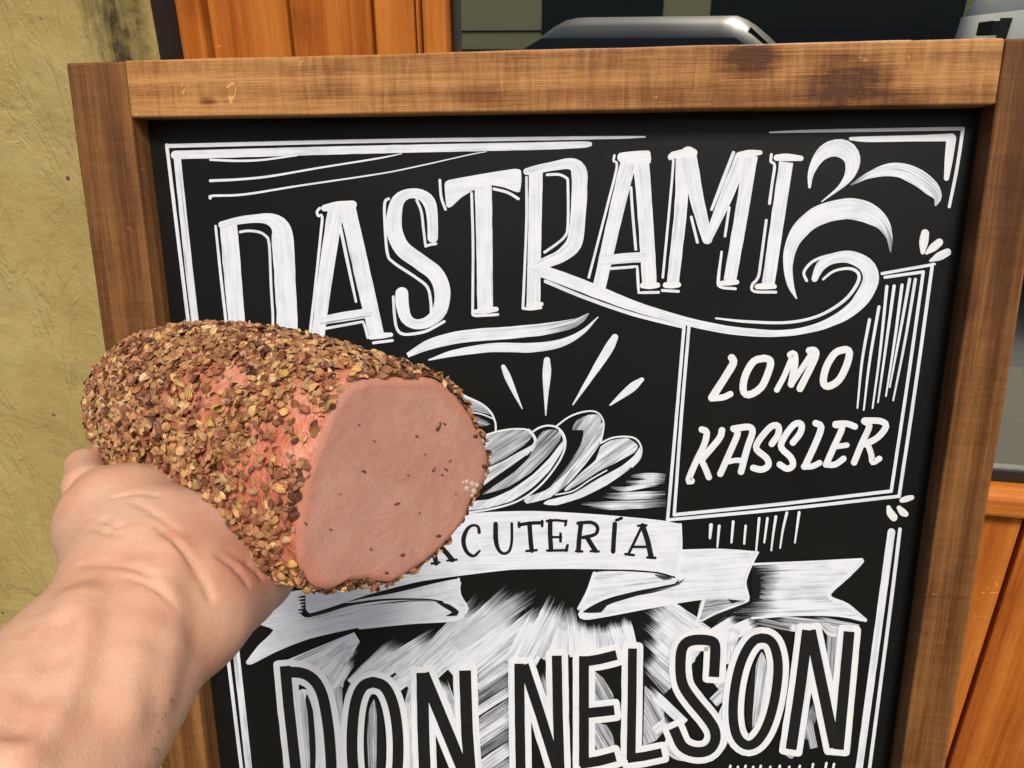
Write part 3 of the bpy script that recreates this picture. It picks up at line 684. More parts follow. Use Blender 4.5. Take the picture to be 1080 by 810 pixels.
# ---- ham slices
a = Art(); s = a.stroke
Z = lambda P: z45(480, 400, P)
a.fill(Z([(-200, 150), (-150, 95), (-70, 66), (0, 70), (45, 82), (110, 105), (160, 140), (184, 168), (110, 152), (40, 138), (-20, 140), (-110, 168), (-180, 200)]), 25, .62); a.fill(Z([(40, 180), (110, 175), (168, 212), (120, 222), (60, 214)]), 20, .55)
a.fill(Z([(-330, 470), (-300, 380), (-200, 290), (-90, 240), (10, 240), (60, 280), (20, 360), (-90, 440), (-220, 510), (-310, 520)]), -32, .6); s(Z([(-340, 480), (-310, 380), (-200, 284), (-90, 232), (20, 232), (72, 280)]), 2, coat=.95)
s(Z([(-210, 190), (-190, 130), (-110, 76), (0, 62), (60, 84), (130, 118), (172, 158), (192, 206), (194, 250)]), 2, coat=.95); s(Z([(0, 150), (60, 152), (130, 165), (186, 188)]), 1.5)
a.fill(Z([(60, 320), (130, 270), (200, 246), (280, 238), (345, 242), (366, 268), (330, 310), (240, 370), (150, 415), (60, 430)]), -32, .62)
a.fill(Z([(376, 306), (360, 340), (280, 400), (180, 470), (90, 535), (20, 560), (20, 500), (110, 440), (220, 390), (310, 340)]), -33, .74)
s(Z([(90, 285), (150, 262), (220, 242), (290, 234), (350, 240), (374, 272), (382, 306), (366, 336)]), 1.8); s(Z([(350, 240), (374, 268), (380, 300), (340, 352)]), 3, coat=.8)
a.fill(Z([(385, 285), (420, 244), (470, 236), (502, 252), (498, 290), (440, 360), (360, 440), (250, 510), (130, 545), (180, 508), (280, 440), (350, 370)]), -44, .62)
a.fill(Z([(512, 290), (506, 340), (450, 430), (370, 510), (270, 575), (150, 610), (30, 622), (30, 580), (160, 568), (270, 520), (370, 450), (450, 370)]), -40, .80)
s(Z([(362, 252), (400, 228), (446, 218), (492, 232), (520, 272), (520, 330), (480, 410), (400, 506), (300, 575), (180, 612), (40, 634)]), 2); s(Z([(494, 240), (516, 280), (508, 330), (470, 390), (420, 450)]), 1.8)
a.fill(Z([(556, 240), (575, 196), (630, 168), (676, 166), (694, 190), (680, 250), (630, 330), (570, 410), (500, 490), (440, 530), (460, 500), (540, 400), (596, 310), (610, 240)]), -55, .58, fade=(1, 0, 605, 618, .70))
a.fill(Z([(698, 200), (704, 250), (684, 310), (620, 400), (540, 490), (450, 560), (340, 588), (330, 560), (430, 525), (520, 450), (600, 360), (660, 280)]), -52, .74)
s(Z([(480, 222), (540, 178), (600, 155), (656, 150), (690, 170), (706, 214), (692, 296)]), 1.8)
a.fill(Z([(690, 318), (740, 288), (820, 278), (868, 312), (850, 346), (760, 396), (680, 436), (600, 488), (530, 528), (520, 520), (600, 440), (668, 380)]), -36, .72)
a.fill(Z([(878, 318), (876, 370), (820, 430), (720, 500), (600, 560), (480, 596), (420, 590), (440, 572), (560, 540), (680, 470), (790, 410), (850, 360)]), -33, .84)
s(Z([(690, 302), (740, 278), (800, 270), (856, 280), (884, 322), (876, 374), (840, 414)]), 1.8); s(Z([(478, 546), (560, 528), (640, 476), (720, 430)]), 1.4)
for P in ([(-560, 560, 3), (-440, 552, 7), (-330, 556, 4)], [(-600, 600, 2), (-420, 604, 8), (-200, 598, 5)], [(835, 458, 3), (880, 456, 5), (940, 458, 7), (998, 462, 6)], [(810, 488, 4), (880, 490, 6), (940, 484, 7), (994, 482, 4)], [(690, 548, 3), (780, 552, 7), (900, 548, 8), (998, 545, 7)], [(600, 588, 2), (700, 592, 6), (850, 592, 9), (1000, 584, 7)], [(740, 510, 2), (800, 520, 5), (900, 505, 4), (960, 500, 2)], [(640, 605, 3), (760, 606, 5), (860, 602, 4)]):
    s(Z(P), coat=.74, cap=False, e0=(.35, .4), e1=(.35, .3))
a.build('ham_slice_drawing', M_white)

# ---- rays of brushwork behind the name
a = Art(); s = a.stroke
def dry(x0, y0, x1, y1, w_, c=.66, w1=None): c = min(.85, c + .05); s([(x0, y0, w_), ((x0 + x1) / 2, (y0 + y1) / 2, ((w1 or w_) + w_) / 2 * 1.05), (x1, y1, w1 or w_)], coat=c, cap=False, e1=(.16, .30), wob=.1)
a.fill([(292, 700), (330, 684), (374, 666), (380, 676), (366, 700), (362, 725), (350, 716), (330, 703)], -24, .78, False)
dry(330, 712, 376, 678, 18, .7); dry(345, 730, 372, 690, 16, .7); s([(357, 850, 13), (356, 790, 14), (355, 725, 12)], coat=.66, cap=False)
dry(372, 722, 424, 672, 16, .7); dry(388, 716, 462, 668, 18, .7); dry(420, 712, 470, 672, 16, .66); dry(412, 726, 446, 700, 16, .7)
dry(424, 716, 520, 640, 24, .74); dry(438, 704, 512, 628, 18, .66); dry(452, 708, 545, 622, 24, .7); dry(475, 708, 556, 640, 26, .74); dry(500, 706, 580, 640, 22, .70); dry(480, 680, 566, 622, 18, .56)
dry(540, 700, 572, 642, 20, .76); dry(556, 696, 590, 630, 22, .72); dry(572, 694, 600, 640, 15, .66); dry(586, 694, 600, 654, 18, .72); dry(600, 690, 606, 652, 14, .7)
s([(606, 692, 10), (605, 668, 11), (601, 640, 11)], coat=.78, cap=False, e1=(.3, .4)); dry(616, 690, 612, 652, 11, .74); dry(628, 688, 624, 656, 16, .70); dry(640, 686, 636, 658, 16, .68); dry(660, 682, 650, 652, 20, .74); dry(668, 682, 660, 652, 9, .8)
a.fill([(620, 710), (626, 706), (636, 714), (646, 730), (648, 739), (630, 742), (627, 742)], 60, .62, False); a.fill([(627, 760), (640, 764), (646, 774), (649, 788), (627, 792)], 60, .62, False)
dry(742, 672, 684, 632, 26, .74); dry(736, 690, 682, 650, 24, .72); dry(726, 704, 684, 668, 22, .72); dry(712, 720, 681, 690, 18, .66); dry(704, 728, 680, 700, 10, .5)
a.fill([(680, 722), (690, 732), (700, 748), (702, 768), (692, 780), (678, 786)], 62, .66, False); dry(722, 762, 682, 724, 10, .9)
dry(752, 668, 778, 652, 12, .9); dry(762, 672, 800, 654, 14, .85); dry(768, 684, 776, 660, 12, .8); dry(772, 700, 774, 672, 14, .7); dry(756, 724, 776, 708, 16, .7); dry(752, 740, 772, 722, 12, .66); dry(762, 758, 772, 736, 13, .66); dry(768, 776, 772, 754, 9, .66)
dry(836, 662, 790, 652, 7, .5); dry(868, 658, 812, 652, 9, .62); dry(848, 664, 830, 660, 7, .8); dry(905, 662, 856, 652, 8, .62); s([(878, 668, 12), (876, 700, 9), (876, 735, 3)], coat=.62, cap=False); s([(870, 660, 8), (878, 665, 11), (903, 664, 8)], coat=.7)
dry(848, 778, 862, 738, 9, .5); dry(858, 788, 850, 752, 8, .6)
for k in range(9): dry(500 + k % 3, 842 - k * 15, 548, 811 - k * 15, 13 if k % 3 else 9, (.64, .56, .68, .44)[k % 4])
dry(484, 790, 474, 728, 12, .55); dry(478, 750, 466, 716, 12, .66); dry(430, 745, 440, 712, 9, .6); dry(580, 742, 570, 706, 10, .55); dry(534, 700, 520, 712, 10, .5)
s([(436, 850, 8), (434, 790, 9), (432, 740, 8)], coat=.7, cap=False); s([(827, 775, 7), (826, 788, 8), (834, 796, 6)], coat=.65); s([(761, 786, 8), (768, 770, 6), (764, 756, 4)], coat=.7)
dry(700, 796, 708, 774, 8, .8); s([(700, 786, 6), (712, 796, 7), (728, 800, 5)], coat=.75); dry(690, 770, 706, 758, 9, .75)
a.build('ray_brushwork', M_white)

# ---- ribbon
a = Art(); s = a.stroke
a.fill([(302, 624.6), (325, 622), (318.7, 648), (330, 650), (379.6, 639), (431.5, 633.7), (465, 634), (484, 642), (486, 648), (480, 653), (431.5, 655.7), (379.6, 661), (327.8, 672.6), (294, 685.6), (265.5, 700), (260, 697.5), (273, 680), (289, 663.5), (268, 655), (286, 639)], -12, .86)
a.fill([(794, 594.5), (849, 592), (906, 589), (910.5, 592), (895.5, 608), (873.5, 626.7), (893, 636.7), (912.5, 652), (909, 654.5), (880, 648), (838, 648), (793, 651), (764, 657), (756, 654), (789, 637), (800, 630), (802, 610)], -2, .80, fade=(-1, -.2, -945, -918, .30))
a.fill([(364, 634), (416, 624.6), (484, 609.5), (484.6, 627), (493, 640), (486, 649), (474, 639), (447, 631), (405.6, 630.6), (369, 635)], -11, .80)
a.fill([(717, 580), (757, 579), (798, 582), (790, 597), (784, 613), (786, 630), (744, 630), (689, 639), (640, 648), (615.5, 651), (613, 645.5), (650, 634), (690, 622), (712, 616), (716, 610)], -4, .86)
a.fill([(626.7, 603), (655.5, 601.6), (689, 603.6), (711, 609), (712, 614), (667, 620.5), (640, 628), (613, 643), (610.5, 639), (620, 623)], -6, .80)
a.fill([(740, 632), (773, 630.6), (786, 632.5), (755.5, 645.5), (738, 657), (733, 658), (735.5, 648)], -10, .62)
s([(717, 553, 4), (717.5, 580, 4), (714, 609, 4), (700, 615, 3.6), (668, 621.4, 3.4), (636, 630.5, 3.2), (613, 644, 3.2), (616, 651, 3.2), (640, 648, 3), (689, 639, 2.6), (742, 630.6, 2.2), (788, 631, 3)], coat=.92); s([(627, 604, 4), (620, 623, 3.6), (610.5, 641, 3.4)], coat=.92); s([(798, 582.5, 3.4), (790.5, 598, 3.2), (785.5, 614, 3.2), (788, 633, 3.6), (770, 640, 3), (750, 648, 3), (735, 658.5, 3)], coat=.9); s([(742, 632, 3.6), (738, 646, 3.4), (733, 658, 3)], coat=.9); s([(720, 580), (760, 579.2), (799, 582)], 2.6, coat=.9)
s([(908, 590, 4.5), (892, 608, 4), (874, 627, 4), (893, 637, 3.6), (912, 653, 4)], coat=.93); s([(784, 594.5), (849, 592), (907, 589)], 2.4); s([(912, 653), (880, 648), (838, 647.6), (793, 651)], 2.4)
s([(330, 648.5, 2.6), (379, 637.5, 3), (430, 631, 3), (466, 633, 3.4), (486, 642, 3.6), (483, 652, 3.6), (432, 656, 3), (380, 661.4, 3)], coat=.94); s([(484, 610, 3), (485.5, 627, 3), (493, 641, 3.6), (486, 650, 3.2)], coat=.93)
a.build('ribbon', M_white)
a = Art(); s = a.stroke          # dark folds between the ribbon and its tails
s([(326, 648.6, 3.6), (345, 644, 3.2), (369, 637, 2.8), (405, 631.8, 2.2), (447, 631.2, 1.8), (468, 634, 2)], coat=.9, cap=False); a.fill([(460, 633.6), (474, 636.5), (484, 643.5), (482, 648.5), (470, 649), (477, 645), (469, 640)], 0, .9)
for k in range(6): s([(325, 628 + k * 3.4, 3), (320, 628.6 + k * 3.4, 2.4), (315 + (k * 5 % 4), 629 + k * 3.4, 1)], coat=.9)
a.fill([(615, 645), (630, 636.5), (660, 626), (690, 619.6), (712, 614.5), (722, 609), (716, 616), (690, 624), (660, 629.6), (640, 638), (634, 645)], -14, .85, fade=(1, .6, 1060, 1100, .5))
a.fill([(690, 604.5), (705, 607), (709, 609.4), (700, 611), (694, 608)], 5, .7); a.fill([(738, 656), (755, 647), (786, 635), (796, 630), (780, 641), (756, 652)], -25, .85)
a.fill([(767, 631), (782, 632.4), (772, 635.6)], 0, .8, False)
for k in range(12): s([(793 + (k % 2), 599 + k * 2.9, 2.6), (799, 599 + k * 2.9, 2.4), (801 + (k * 7 % 5) * 1.4, 599.4 + k * 2.9, 1)], coat=.9)
s([(367, 633.6, 1), (400, 625.4, 2.4), (440, 617.4, 1)], coat=.8)
a.build('ribbon_fold', M_ink)
a = Art(); s = a.stroke
a.fill([(322, 604), (400, 566), (450, 550), (489, 542), (555, 538.6), (613, 541), (669, 545.5), (702, 549.4), (718.5, 553), (718, 580), (715, 606), (709, 606.4), (695, 602.5), (667, 600), (600, 599), (540, 600), (484, 606.5), (440, 613), (390, 626), (327, 646), (323, 628)], -3, .90)
s([(322, 605), (400, 566), (450, 550.4), (489, 542.6), (555, 539.4), (613, 541.8), (669, 546.3), (702, 550), (717, 553.6)], 2.6); s([(717, 553.6), (716.6, 580), (713.5, 606)], 4, coat=.92)
a.build('ribbon', M_white)
a = Art(); s = a.stroke; Y = lambda P: z45(440, 530, P)
for P, w_ in (
    ([(-300, 190), (-330, 175), (-365, 200), (-375, 260), (-355, 310), (-320, 315)], 4), ([(-235, 165), (-225, 345)], 4.5), ([(-150, 140), (-140, 325)], 4.5), ([(-232, 250), (-145, 232)], 3), ([(-55, 140), (-100, 310)], 3), ([(-55, 140), (-5, 300)], 5), ([(-85, 240), (-25, 236)], 3), ([(-20, 305), (18, 298)], 2.6), ([(-118, 314), (-80, 308)], 2.6),
    ([(62, 150), (78, 215), (92, 284)], 5.2), ([(66, 150), (112, 128), (146, 152), (140, 188), (92, 204)], 3.6), ([(108, 200), (140, 234), (168, 268)], 5.4), ([(70, 286), (108, 280)], 2.6), ([(146, 272), (188, 267)], 2.6),
    ([(296, 138, 3.6), (290, 110, 3.2), (262, 105, 3), (236, 128, 4), (221, 176, 5), (234, 226, 4.2), (268, 250, 3.2), (298, 226, 2.6)], 4),
    ([(374, 98, 5), (374, 170, 5.2), (388, 220, 4), (412, 238, 3.2), (438, 226, 3), (450, 180, 3), (450, 96, 3)], 4),
    ([(484, 102), (540, 94), (594, 92)], 3.8), ([(484, 92), (486, 112)], 3), ([(594, 84), (594, 108)], 3), ([(534, 96), (538, 160), (545, 224)], 5), ([(520, 226), (568, 222)], 2.8),
    ([(632, 84), (632, 150), (636, 220)], 5), ([(616, 84), (660, 80), (708, 86)], 2.8), ([(708, 82), (704, 104)], 2.8), ([(640, 160), (684, 160)], 2.6), ([(681, 144), (681, 180)], 3), ([(618, 224), (712, 222)], 2.8), ([(714, 200), (708, 224)], 3.2),
    ([(778, 94), (770, 160), (766, 224)], 5), ([(764, 94), (826, 90), (856, 112), (846, 146), (788, 162)], 3.8), ([(806, 160), (828, 196), (846, 224)], 5), ([(754, 226), (784, 228)], 2.6), ([(824, 226), (862, 228)], 2.6),
    ([(938, 98), (930, 228)], 5), ([(946, 80), (970, 70)], 3.2),
    ([(1068, 106), (1032, 180), (1002, 242)], 3), ([(1070, 106), (1094, 180), (1110, 252)], 5.6), ([(1024, 206), (1094, 206)], 2.8), ([(988, 240), (1028, 245)], 2.8), ([(1092, 256), (1130, 258)], 2.8), ([(1048, 106), (1088, 104)], 2.6)):
    s(Y(P), w_, coat=.93, wob=.12)
a.build('ribbon_lettering', M_ink)

# ---- DON NELSON : white outline, black body, brushed counters
LET = [
    ([[(302, 706), (305, 740), (318, 856)], [(302, 708), (316, 708), (328, 712.5), (337, 723), (343, 741), (348, 775), (350, 815), (346, 845), (334, 858), (318, 856)]], 11.5),
    ([[(394, 718), (384, 722), (377, 735), (373, 758), (372, 790), (375, 822), (383, 846), (396, 854), (410, 846), (418, 822), (420.5, 790), (418.5, 758), (413, 735), (405, 722), (394, 718)]], 11.5),
    ([[(446, 713.5), (447, 770), (450, 848)], [(449, 714), (468, 760), (500, 838)], [(491, 711), (493, 770), (498, 840)]], 12.5),
    ([[(548, 703), (548.5, 760), (550, 838)], [(554, 704), (570, 752), (593, 826)], [(587.5, 694.5), (588.5, 750), (591, 830)]], 10.5),
    ([[(616, 695), (616, 750), (616, 802)], [(616, 696.5), (632, 694), (646, 690.5)], [(616, 751), (643.5, 748)], [(616, 803.5), (632, 801), (645, 797.5)]], 10.5),
    ([[(667, 686.5), (666.5, 740), (665.6, 796)], [(665.6, 798), (680, 796), (694, 793)]], 9.4),
    ([[(753, 708), (754, 690), (753.6, 678.5), (749, 674.4), (736, 673.4), (724.5, 676), (718.6, 685), (717.6, 708), (721, 723), (731, 738), (746, 756), (753.6, 769), (753.5, 781), (746, 790), (732, 791.5), (719.5, 785.5), (712, 770.5)]], 11),
    ([[(803, 671.5), (795, 674), (786.5, 685), (779, 704), (774, 730), (773, 756), (777, 775), (786, 784), (796, 782), (806, 769), (814, 747), (819, 720), (820, 697), (816, 680), (810, 673), (803, 671.5)]], 10),
    ([[(850.5, 668), (844, 720), (834.5, 784)], [(855, 668), (866, 720), (879, 782)], [(894.5, 669.5), (889, 730), (884, 784)]], 11.5)]
a = Art(); s = a.stroke
for paths, w_ in LET:
    for P in paths: s(P, w_ + 13, coat=.97, smooth=len(P) > 4, wob=.04, ext=w_ * .42 + 6.5, rr=4.5)
a.build('name_outline', M_white)
b_ = Art()
for paths, w_ in LET:
    for P in paths: b_.stroke(P, w_, coat=1.0, smooth=len(P) > 4, wob=.03, ext=w_ * .42)
b_.build('name_lettering', M_ink)
a = Art(); s = a.stroke; b_ = Art()       # counters of D, O, O and the dark slivers beside the strokes
for P in ([(326, 726), (334, 745), (338, 790), (336, 840), (326, 842), (317, 760), (314, 728)], ): a.fill(P, 84, .9)
b_.fill([(324, 730), (331, 748), (334, 790), (332, 836), (328, 838), (322, 760)], 84, .95); a.fill([(320, 729), (325, 748), (328, 800), (326, 836), (323, 800), (318, 740)], 86, .60)
b_.fill([(396, 735), (404, 750), (407, 790), (403, 825), (395, 836), (388, 820), (386, 780), (389, 745)], 88, .95); a.fill([(395, 736), (398, 752), (398, 790), (396, 828), (390, 815), (388, 780), (390, 748)], 88, .62)
b_.fill([(802, 686), (808, 700), (806, 728), (799, 756), (791, 768), (786, 758), (787, 730), (794, 700)], 100, .95); a.fill([(803, 686), (809, 700), (807, 728), (800, 754), (793, 766), (795, 730), (797, 700)], 98, .70)
b_.build('counter_shade', M_ink); a.build('counter_brushwork', M_white)
# ---- small ticks
a = Art(); s = a.stroke; Q = lambda P: z45(600, 530, P)
for P in ([(673, 102, 4), (668, 164, 2.4)], [(712, 106, 3), (703, 205, 2)], [(778, 86, 3), (770, 184, 2.2)], [(837, 106, 2.6), (830, 190, 2.2)], [(901, 70, 2.8), (885, 240, 1.8)], [(940, 70, 2.8), (925, 184, 2)], [(980, 62, 3), (968, 140, 2.4), (958, 222, 1.8)], [(1032, 44, 3), (1014, 120, 2.4), (1000, 210, 1.8)], [(1090, 42, 3), (1070, 185, 1.8)]): s(Q(P), coat=.95)
for k, x in enumerate((770, 778, 786, 794, 802, 812, 822, 832, 843, 857, 871, 879)): s([(x, 806 - (3 if k > 8 else 0) + k % 2, 2.6), (x - 4, 824 - k % 3, 1.8)], coat=.95)
a.build('tick_marks', M_white)

# ------------------------------------------------------------------ pastrami
HZ = .32
HA = cdir(-.792, -.208, .574)                 # from the cut face back along the piece
HC = at(413, 508, HZ)
E1 = CU.cross(HA).normalized(); E2 = HA.cross(E1).normalized()
OUT = [(342, 450), (352, 425), (366, 407), (385, 399.5), (410, 399), (436, 400), (448, 397), (462, 402), (477, 414), (490, 431), (501, 450), (510, 468), (514, 482), (512, 500), (507, 512), (495, 528), (491, 545), (480, 560), (468, 574), (452, 588), (432, 602), (412, 613), (388, 610), (368, 612), (345, 622), (332, 618), (320, 606), (313, 588), (312, 560), (317, 525), (327, 485)]
def face_uv(px, py):
    d = ray(px, py); t = (HC - CP).dot(HA) / d.dot(HA); p = CP + d * t - HC; return p.dot(E1), p.dot(E2)
fo = np.array([face_uv(*p) for p in OUT]); NT = 96
def resample(poly, n):
    th = np.arctan2(poly[:, 1], poly[:, 0]); r = np.hypot(poly[:, 0], poly[:, 1]); o = np.argsort(th); th, r = th[o], r[o]
    t = np.linspace(-math.pi, math.pi, n, endpoint=False)
    return t, np.interp(t, np.concatenate([th - 2 * math.pi, th, th + 2 * math.pi]), np.concatenate([r, r, r]))
TH, RF = resample(fo, NT)
RAVG = float(RF.mean())
k_ = np.ones(9) / 9; RS = np.convolve(np.concatenate([RF[-20:], RF, RF[:20]]), k_, 'same')[20:-20]
HL = .219
KN_S = [0, .05, .11, .21, .32, .42, .53, .64, .74, .83, .90, .955, .985, 1.0]
KN_K = [1.0, 1.03, 1.045, 1.05, 1.045, 1.02, .985, .925, .84, .735, .61, .44, .26, .0]
KN_X = [0] * 14
KN_Y = [0, -.0004, -.0016, -.002, -.002, -.0024, -.0029, -.0036, -.0046, -.0068, -.0078, -.0085, -.0088, -.009]
def sec(sv):
    f = sv / HL; k = float(np.interp(f, KN_S, KN_K)); ox = float(np.interp(f, KN_S, KN_X)); oy = float(np.interp(f, KN_S, KN_Y))
    b = min(1, f * 2.2); r = ((1 - b) * RS + b * (RS * .35 + RAVG * .65)) * k
    if f < .03: r = RF * (1 - f / .03) + r * (f / .03)
    return r, ox, oy
def body_pt(th, sv, h=0.0):
    r, ox, oy = sec(sv); rr = float(np.interp(th, TH, r, period=2 * math.pi)) + h
    return HC + HA * sv + E1 * (ox + rr * math.cos(th)) + E2 * (oy + rr * math.sin(th))
ham = empty('pastrami', HC); tag(ham, 'half pastrami coated in toasted seed husks with a smooth pink cut face, held in hand', 'pastrami')
HINV = Matrix.Translation(-HC)
ss = [HL * (1 - (1 - i / 48) ** 1.5) for i in range(49)]
bm = bmesh.new(); rings = []
for i, sv in enumerate(ss):
    r, ox, oy = sec(sv); row = []
    for j in range(NT):
        th = TH[j]; p = HA * sv + E1 * (ox + r[j] * math.cos(th)) + E2 * (oy + r[j] * math.sin(th))
        if 0 < i < 48:
            nd = (E1 * math.cos(th) + E2 * math.sin(th)); p = p + nd * (noise.fractal(p * 60, .8, 2, 3) * .0012)
        row.append(bm.verts.new(p))
    rings.append(row)
for a_, c_ in zip(rings[:-1], rings[1:]):
    for j in range(NT): bm.faces.new((a_[j], a_[(j + 1) % NT], c_[(j + 1) % NT], c_[j]))
bmesh.ops.remove_doubles(bm, verts=bm.verts[:], dist=1e-6)
bmesh.ops.recalc_face_normals(bm, faces=bm.faces[:])
obj('meat', bm, M_meat, ham, True)
# cut face, one millimetre proud, gently dished
bm = bmesh.new(); lay = bm.verts.layers.float.new('rim'); NR = 26; rings = []
for i in range(1, NR + 1):
    q = i / NR; row = []
    for j in range(NT):
        th = TH[j]; r = RF[j] * q * (1 + .010 * noise.noise(Vector((math.cos(th) * 9, math.sin(th) * 9, 2))) * q)
        h = .0012 - .0014 * max(0, (q - .965) / .035) ** 2 + noise.noise(Vector((r * math.cos(th) * 60, r * math.sin(th) * 60, 4))) * .0004
        v = bm.verts.new(E1 * (r * math.cos(th)) + E2 * (r * math.sin(th)) - HA * h); v[lay] = q; row.append(v)
    rings.append(row)
cv = bm.verts.new(-HA * .0012); cv[lay] = 0
for j in range(NT): bm.faces.new((cv, rings[0][j], rings[0][(j + 1) % NT]))
for a_, c_ in zip(rings[:-1], rings[1:]):
    for j in range(NT): bm.faces.new((a_[j], c_[j], c_[(j + 1) % NT], a_[(j + 1) % NT]))
fc = obj('cut_face', bm, M_face, ham, True)
# small dark raised flecks in the cut face
M_fleck = plain('dark_fleck_brown', (.10, .028, .012), .4)
for (px, py, l_, w_, an) in ((460, 449, 15, 4, -68), (466, 446, 6, 2.4, 40), (381, 496, 7, 3.4, 25), (437, 459, 5, 2, -10), (376, 447, 3, 2, 0), (392, 464, 3, 2, 20), (455, 494, 8, 2.6, -62), (468, 494, 7, 2.4, 32), (464, 500, 4, 2, 60), (472, 485, 5, 2, -50), (499, 459, 7, 6, -30), (509, 491, 9, 8, 20), (416, 530, 9, 2.4, -20), (422, 584, 8, 4, -20), (346, 557, 4, 2, -10), (389, 578, 4, 2, -60), (320, 551, 6, 2, 60), (460, 564, 8, 4, -15), (405, 603, 6, 4, -20), (440, 540, 3, 1.6, 0), (356, 520, 2.4, 1.6, 0), (428, 500, 2.4, 1.6, 0), (446, 478, 3, 1.6, 30), (478, 520, 3, 2, 0)):
    bm = bmesh.new(); c, sn = math.cos(R_(an)), math.sin(R_(an)); top = []
    for k in range(10):
        t = 2 * math.pi * k / 10; x = math.cos(t) * l_ * .38; y = math.sin(t) * w_ * .30 * (1 + .3 * random.uniform(-1, 1))
        u_, v_ = face_uv(px + x * c - y * sn, py + x * sn + y * c); top.append(E1 * u_ + E2 * v_)
    ctr = sum(top, Vector()) / 10
    lo = [bm.verts.new(p - HA * .0010) for p in top]; hi = [bm.verts.new(ctr + (p - ctr) * .8 - HA * .0020) for p in top]
    for k in range(10): bm.faces.new((lo[k], lo[(k + 1) % 10], hi[(k + 1) % 10], hi[k]))
    bm.faces.new(hi); obj('dark_fleck', bm, M_fleck, ham, True)
bm = bmesh.new()
for (px, py, r_) in ((490, 507, 3), (496, 510, 3.4), (491, 514, 3.4), (498, 517, 3.2), (486, 508, 2), (496, 522, 2.2), (501, 511, 2)):
    pts = []
    for k in range(9):
        t = 2 * math.pi * k / 9; rr = r_ * 1.15 * random.uniform(.6, 1.3); u_, v_ = face_uv(px + rr * math.cos(t), py + rr * math.sin(t)); pts.append(E1 * u_ + E2 * v_)
    ctr = sum(pts, Vector()) / 9
    lo = [bm.verts.new(p - HA * .0010) for p in pts]; hi = [bm.verts.new(ctr + (p - ctr) * .7 - HA * .0015) for p in pts]
    for k in range(9): bm.faces.new((lo[k], lo[(k + 1) % 9], hi[(k + 1) % 9], hi[k]))
    bm.faces.new(hi)
obj('fat_spot', bm, plain('white_fat', (.62, .47, .38), .4), ham, True)
# husks
BARE = [(300, 470, 38, 24), (272, 515, 26, 30), (320, 440, 26, 22), (225, 402, 38, 12), (205, 415, 22, 12), (310, 575, 10, 24), (335, 490, 16, 50), (355, 410, 20, 12), (265, 495, 26, 14), (240, 395, 30, 8), (365, 400, 16, 10)]
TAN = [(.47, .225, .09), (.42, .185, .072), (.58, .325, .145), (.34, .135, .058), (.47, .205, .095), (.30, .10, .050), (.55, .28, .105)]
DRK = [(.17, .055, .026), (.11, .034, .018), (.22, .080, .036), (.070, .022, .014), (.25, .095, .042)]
GLD = [(.64, .38, .155), (.62, .35, .10), (.70, .46, .22)]
fv = []; ff = []; fcol = []; fuv = []
def project(p):
    d = p - CP; z = d.dot(CF); return CX + F * d.dot(CR) / z, CY - F * d.dot(CU) / z
def husk(c, nrm, a_, b_, dep, col, spin, tilt):
    t1 = nrm.orthogonal().normalized(); t2 = nrm.cross(t1)
    t1, t2 = t1 * math.cos(spin) + t2 * math.sin(spin), t2 * math.cos(spin) - t1 * math.sin(spin)
    ax = (t1 * math.cos(tilt[0]) + t2 * math.sin(tilt[0])); q = Matrix.Rotation(tilt[1], 3, ax)
    t1, t2, n_ = q @ t1, q @ t2, q @ nrm
    o = len(fv); irr = [random.uniform(.84, 1.12) for _ in range(9)]; fold = random.uniform(-.4, .7)
    fv.append(c + n_ * dep); fuv.append((0, 0))
    for rr, hh in ((.55, .72), (1.0, 0.0)):
        for k in range(9):
            t = 2 * math.pi * k / 9; x = math.cos(t) * a_ * rr * (irr[k] if rr == 1 else 1); y = math.sin(t) * b_ * rr * (irr[k] if rr == 1 else 1)
            fv.append(c + t1 * x + t2 * y + n_ * (dep * hh - fold * dep * (y / b_) ** 2 * .5 + random.uniform(-.1, .1) * dep)); fuv.append((x / a_, y / b_))
    for k in range(9):
        k2 = (k + 1) % 9
        ff.append((o, o + 1 + k, o + 1 + k2)); ff.append((o + 1 + k, o + 10 + k, o + 10 + k2, o + 1 + k2))
    fcol.extend([col] * 19)
def body_n(th, sv):
    e = 1e-3; p = body_pt(th, sv); a1 = body_pt(th + .02, sv) - p; s2 = min(HL - 1e-4, sv + .002); a2 = body_pt(th, s2) - body_pt(th, s2 - .002)
    n_ = a2.cross(a1).normalized(); out = (E1 * math.cos(th) + E2 * math.sin(th))
    if n_.dot(out + HA * .3) < 0: n_ = -n_
    return n_
count = 0; tries = 0
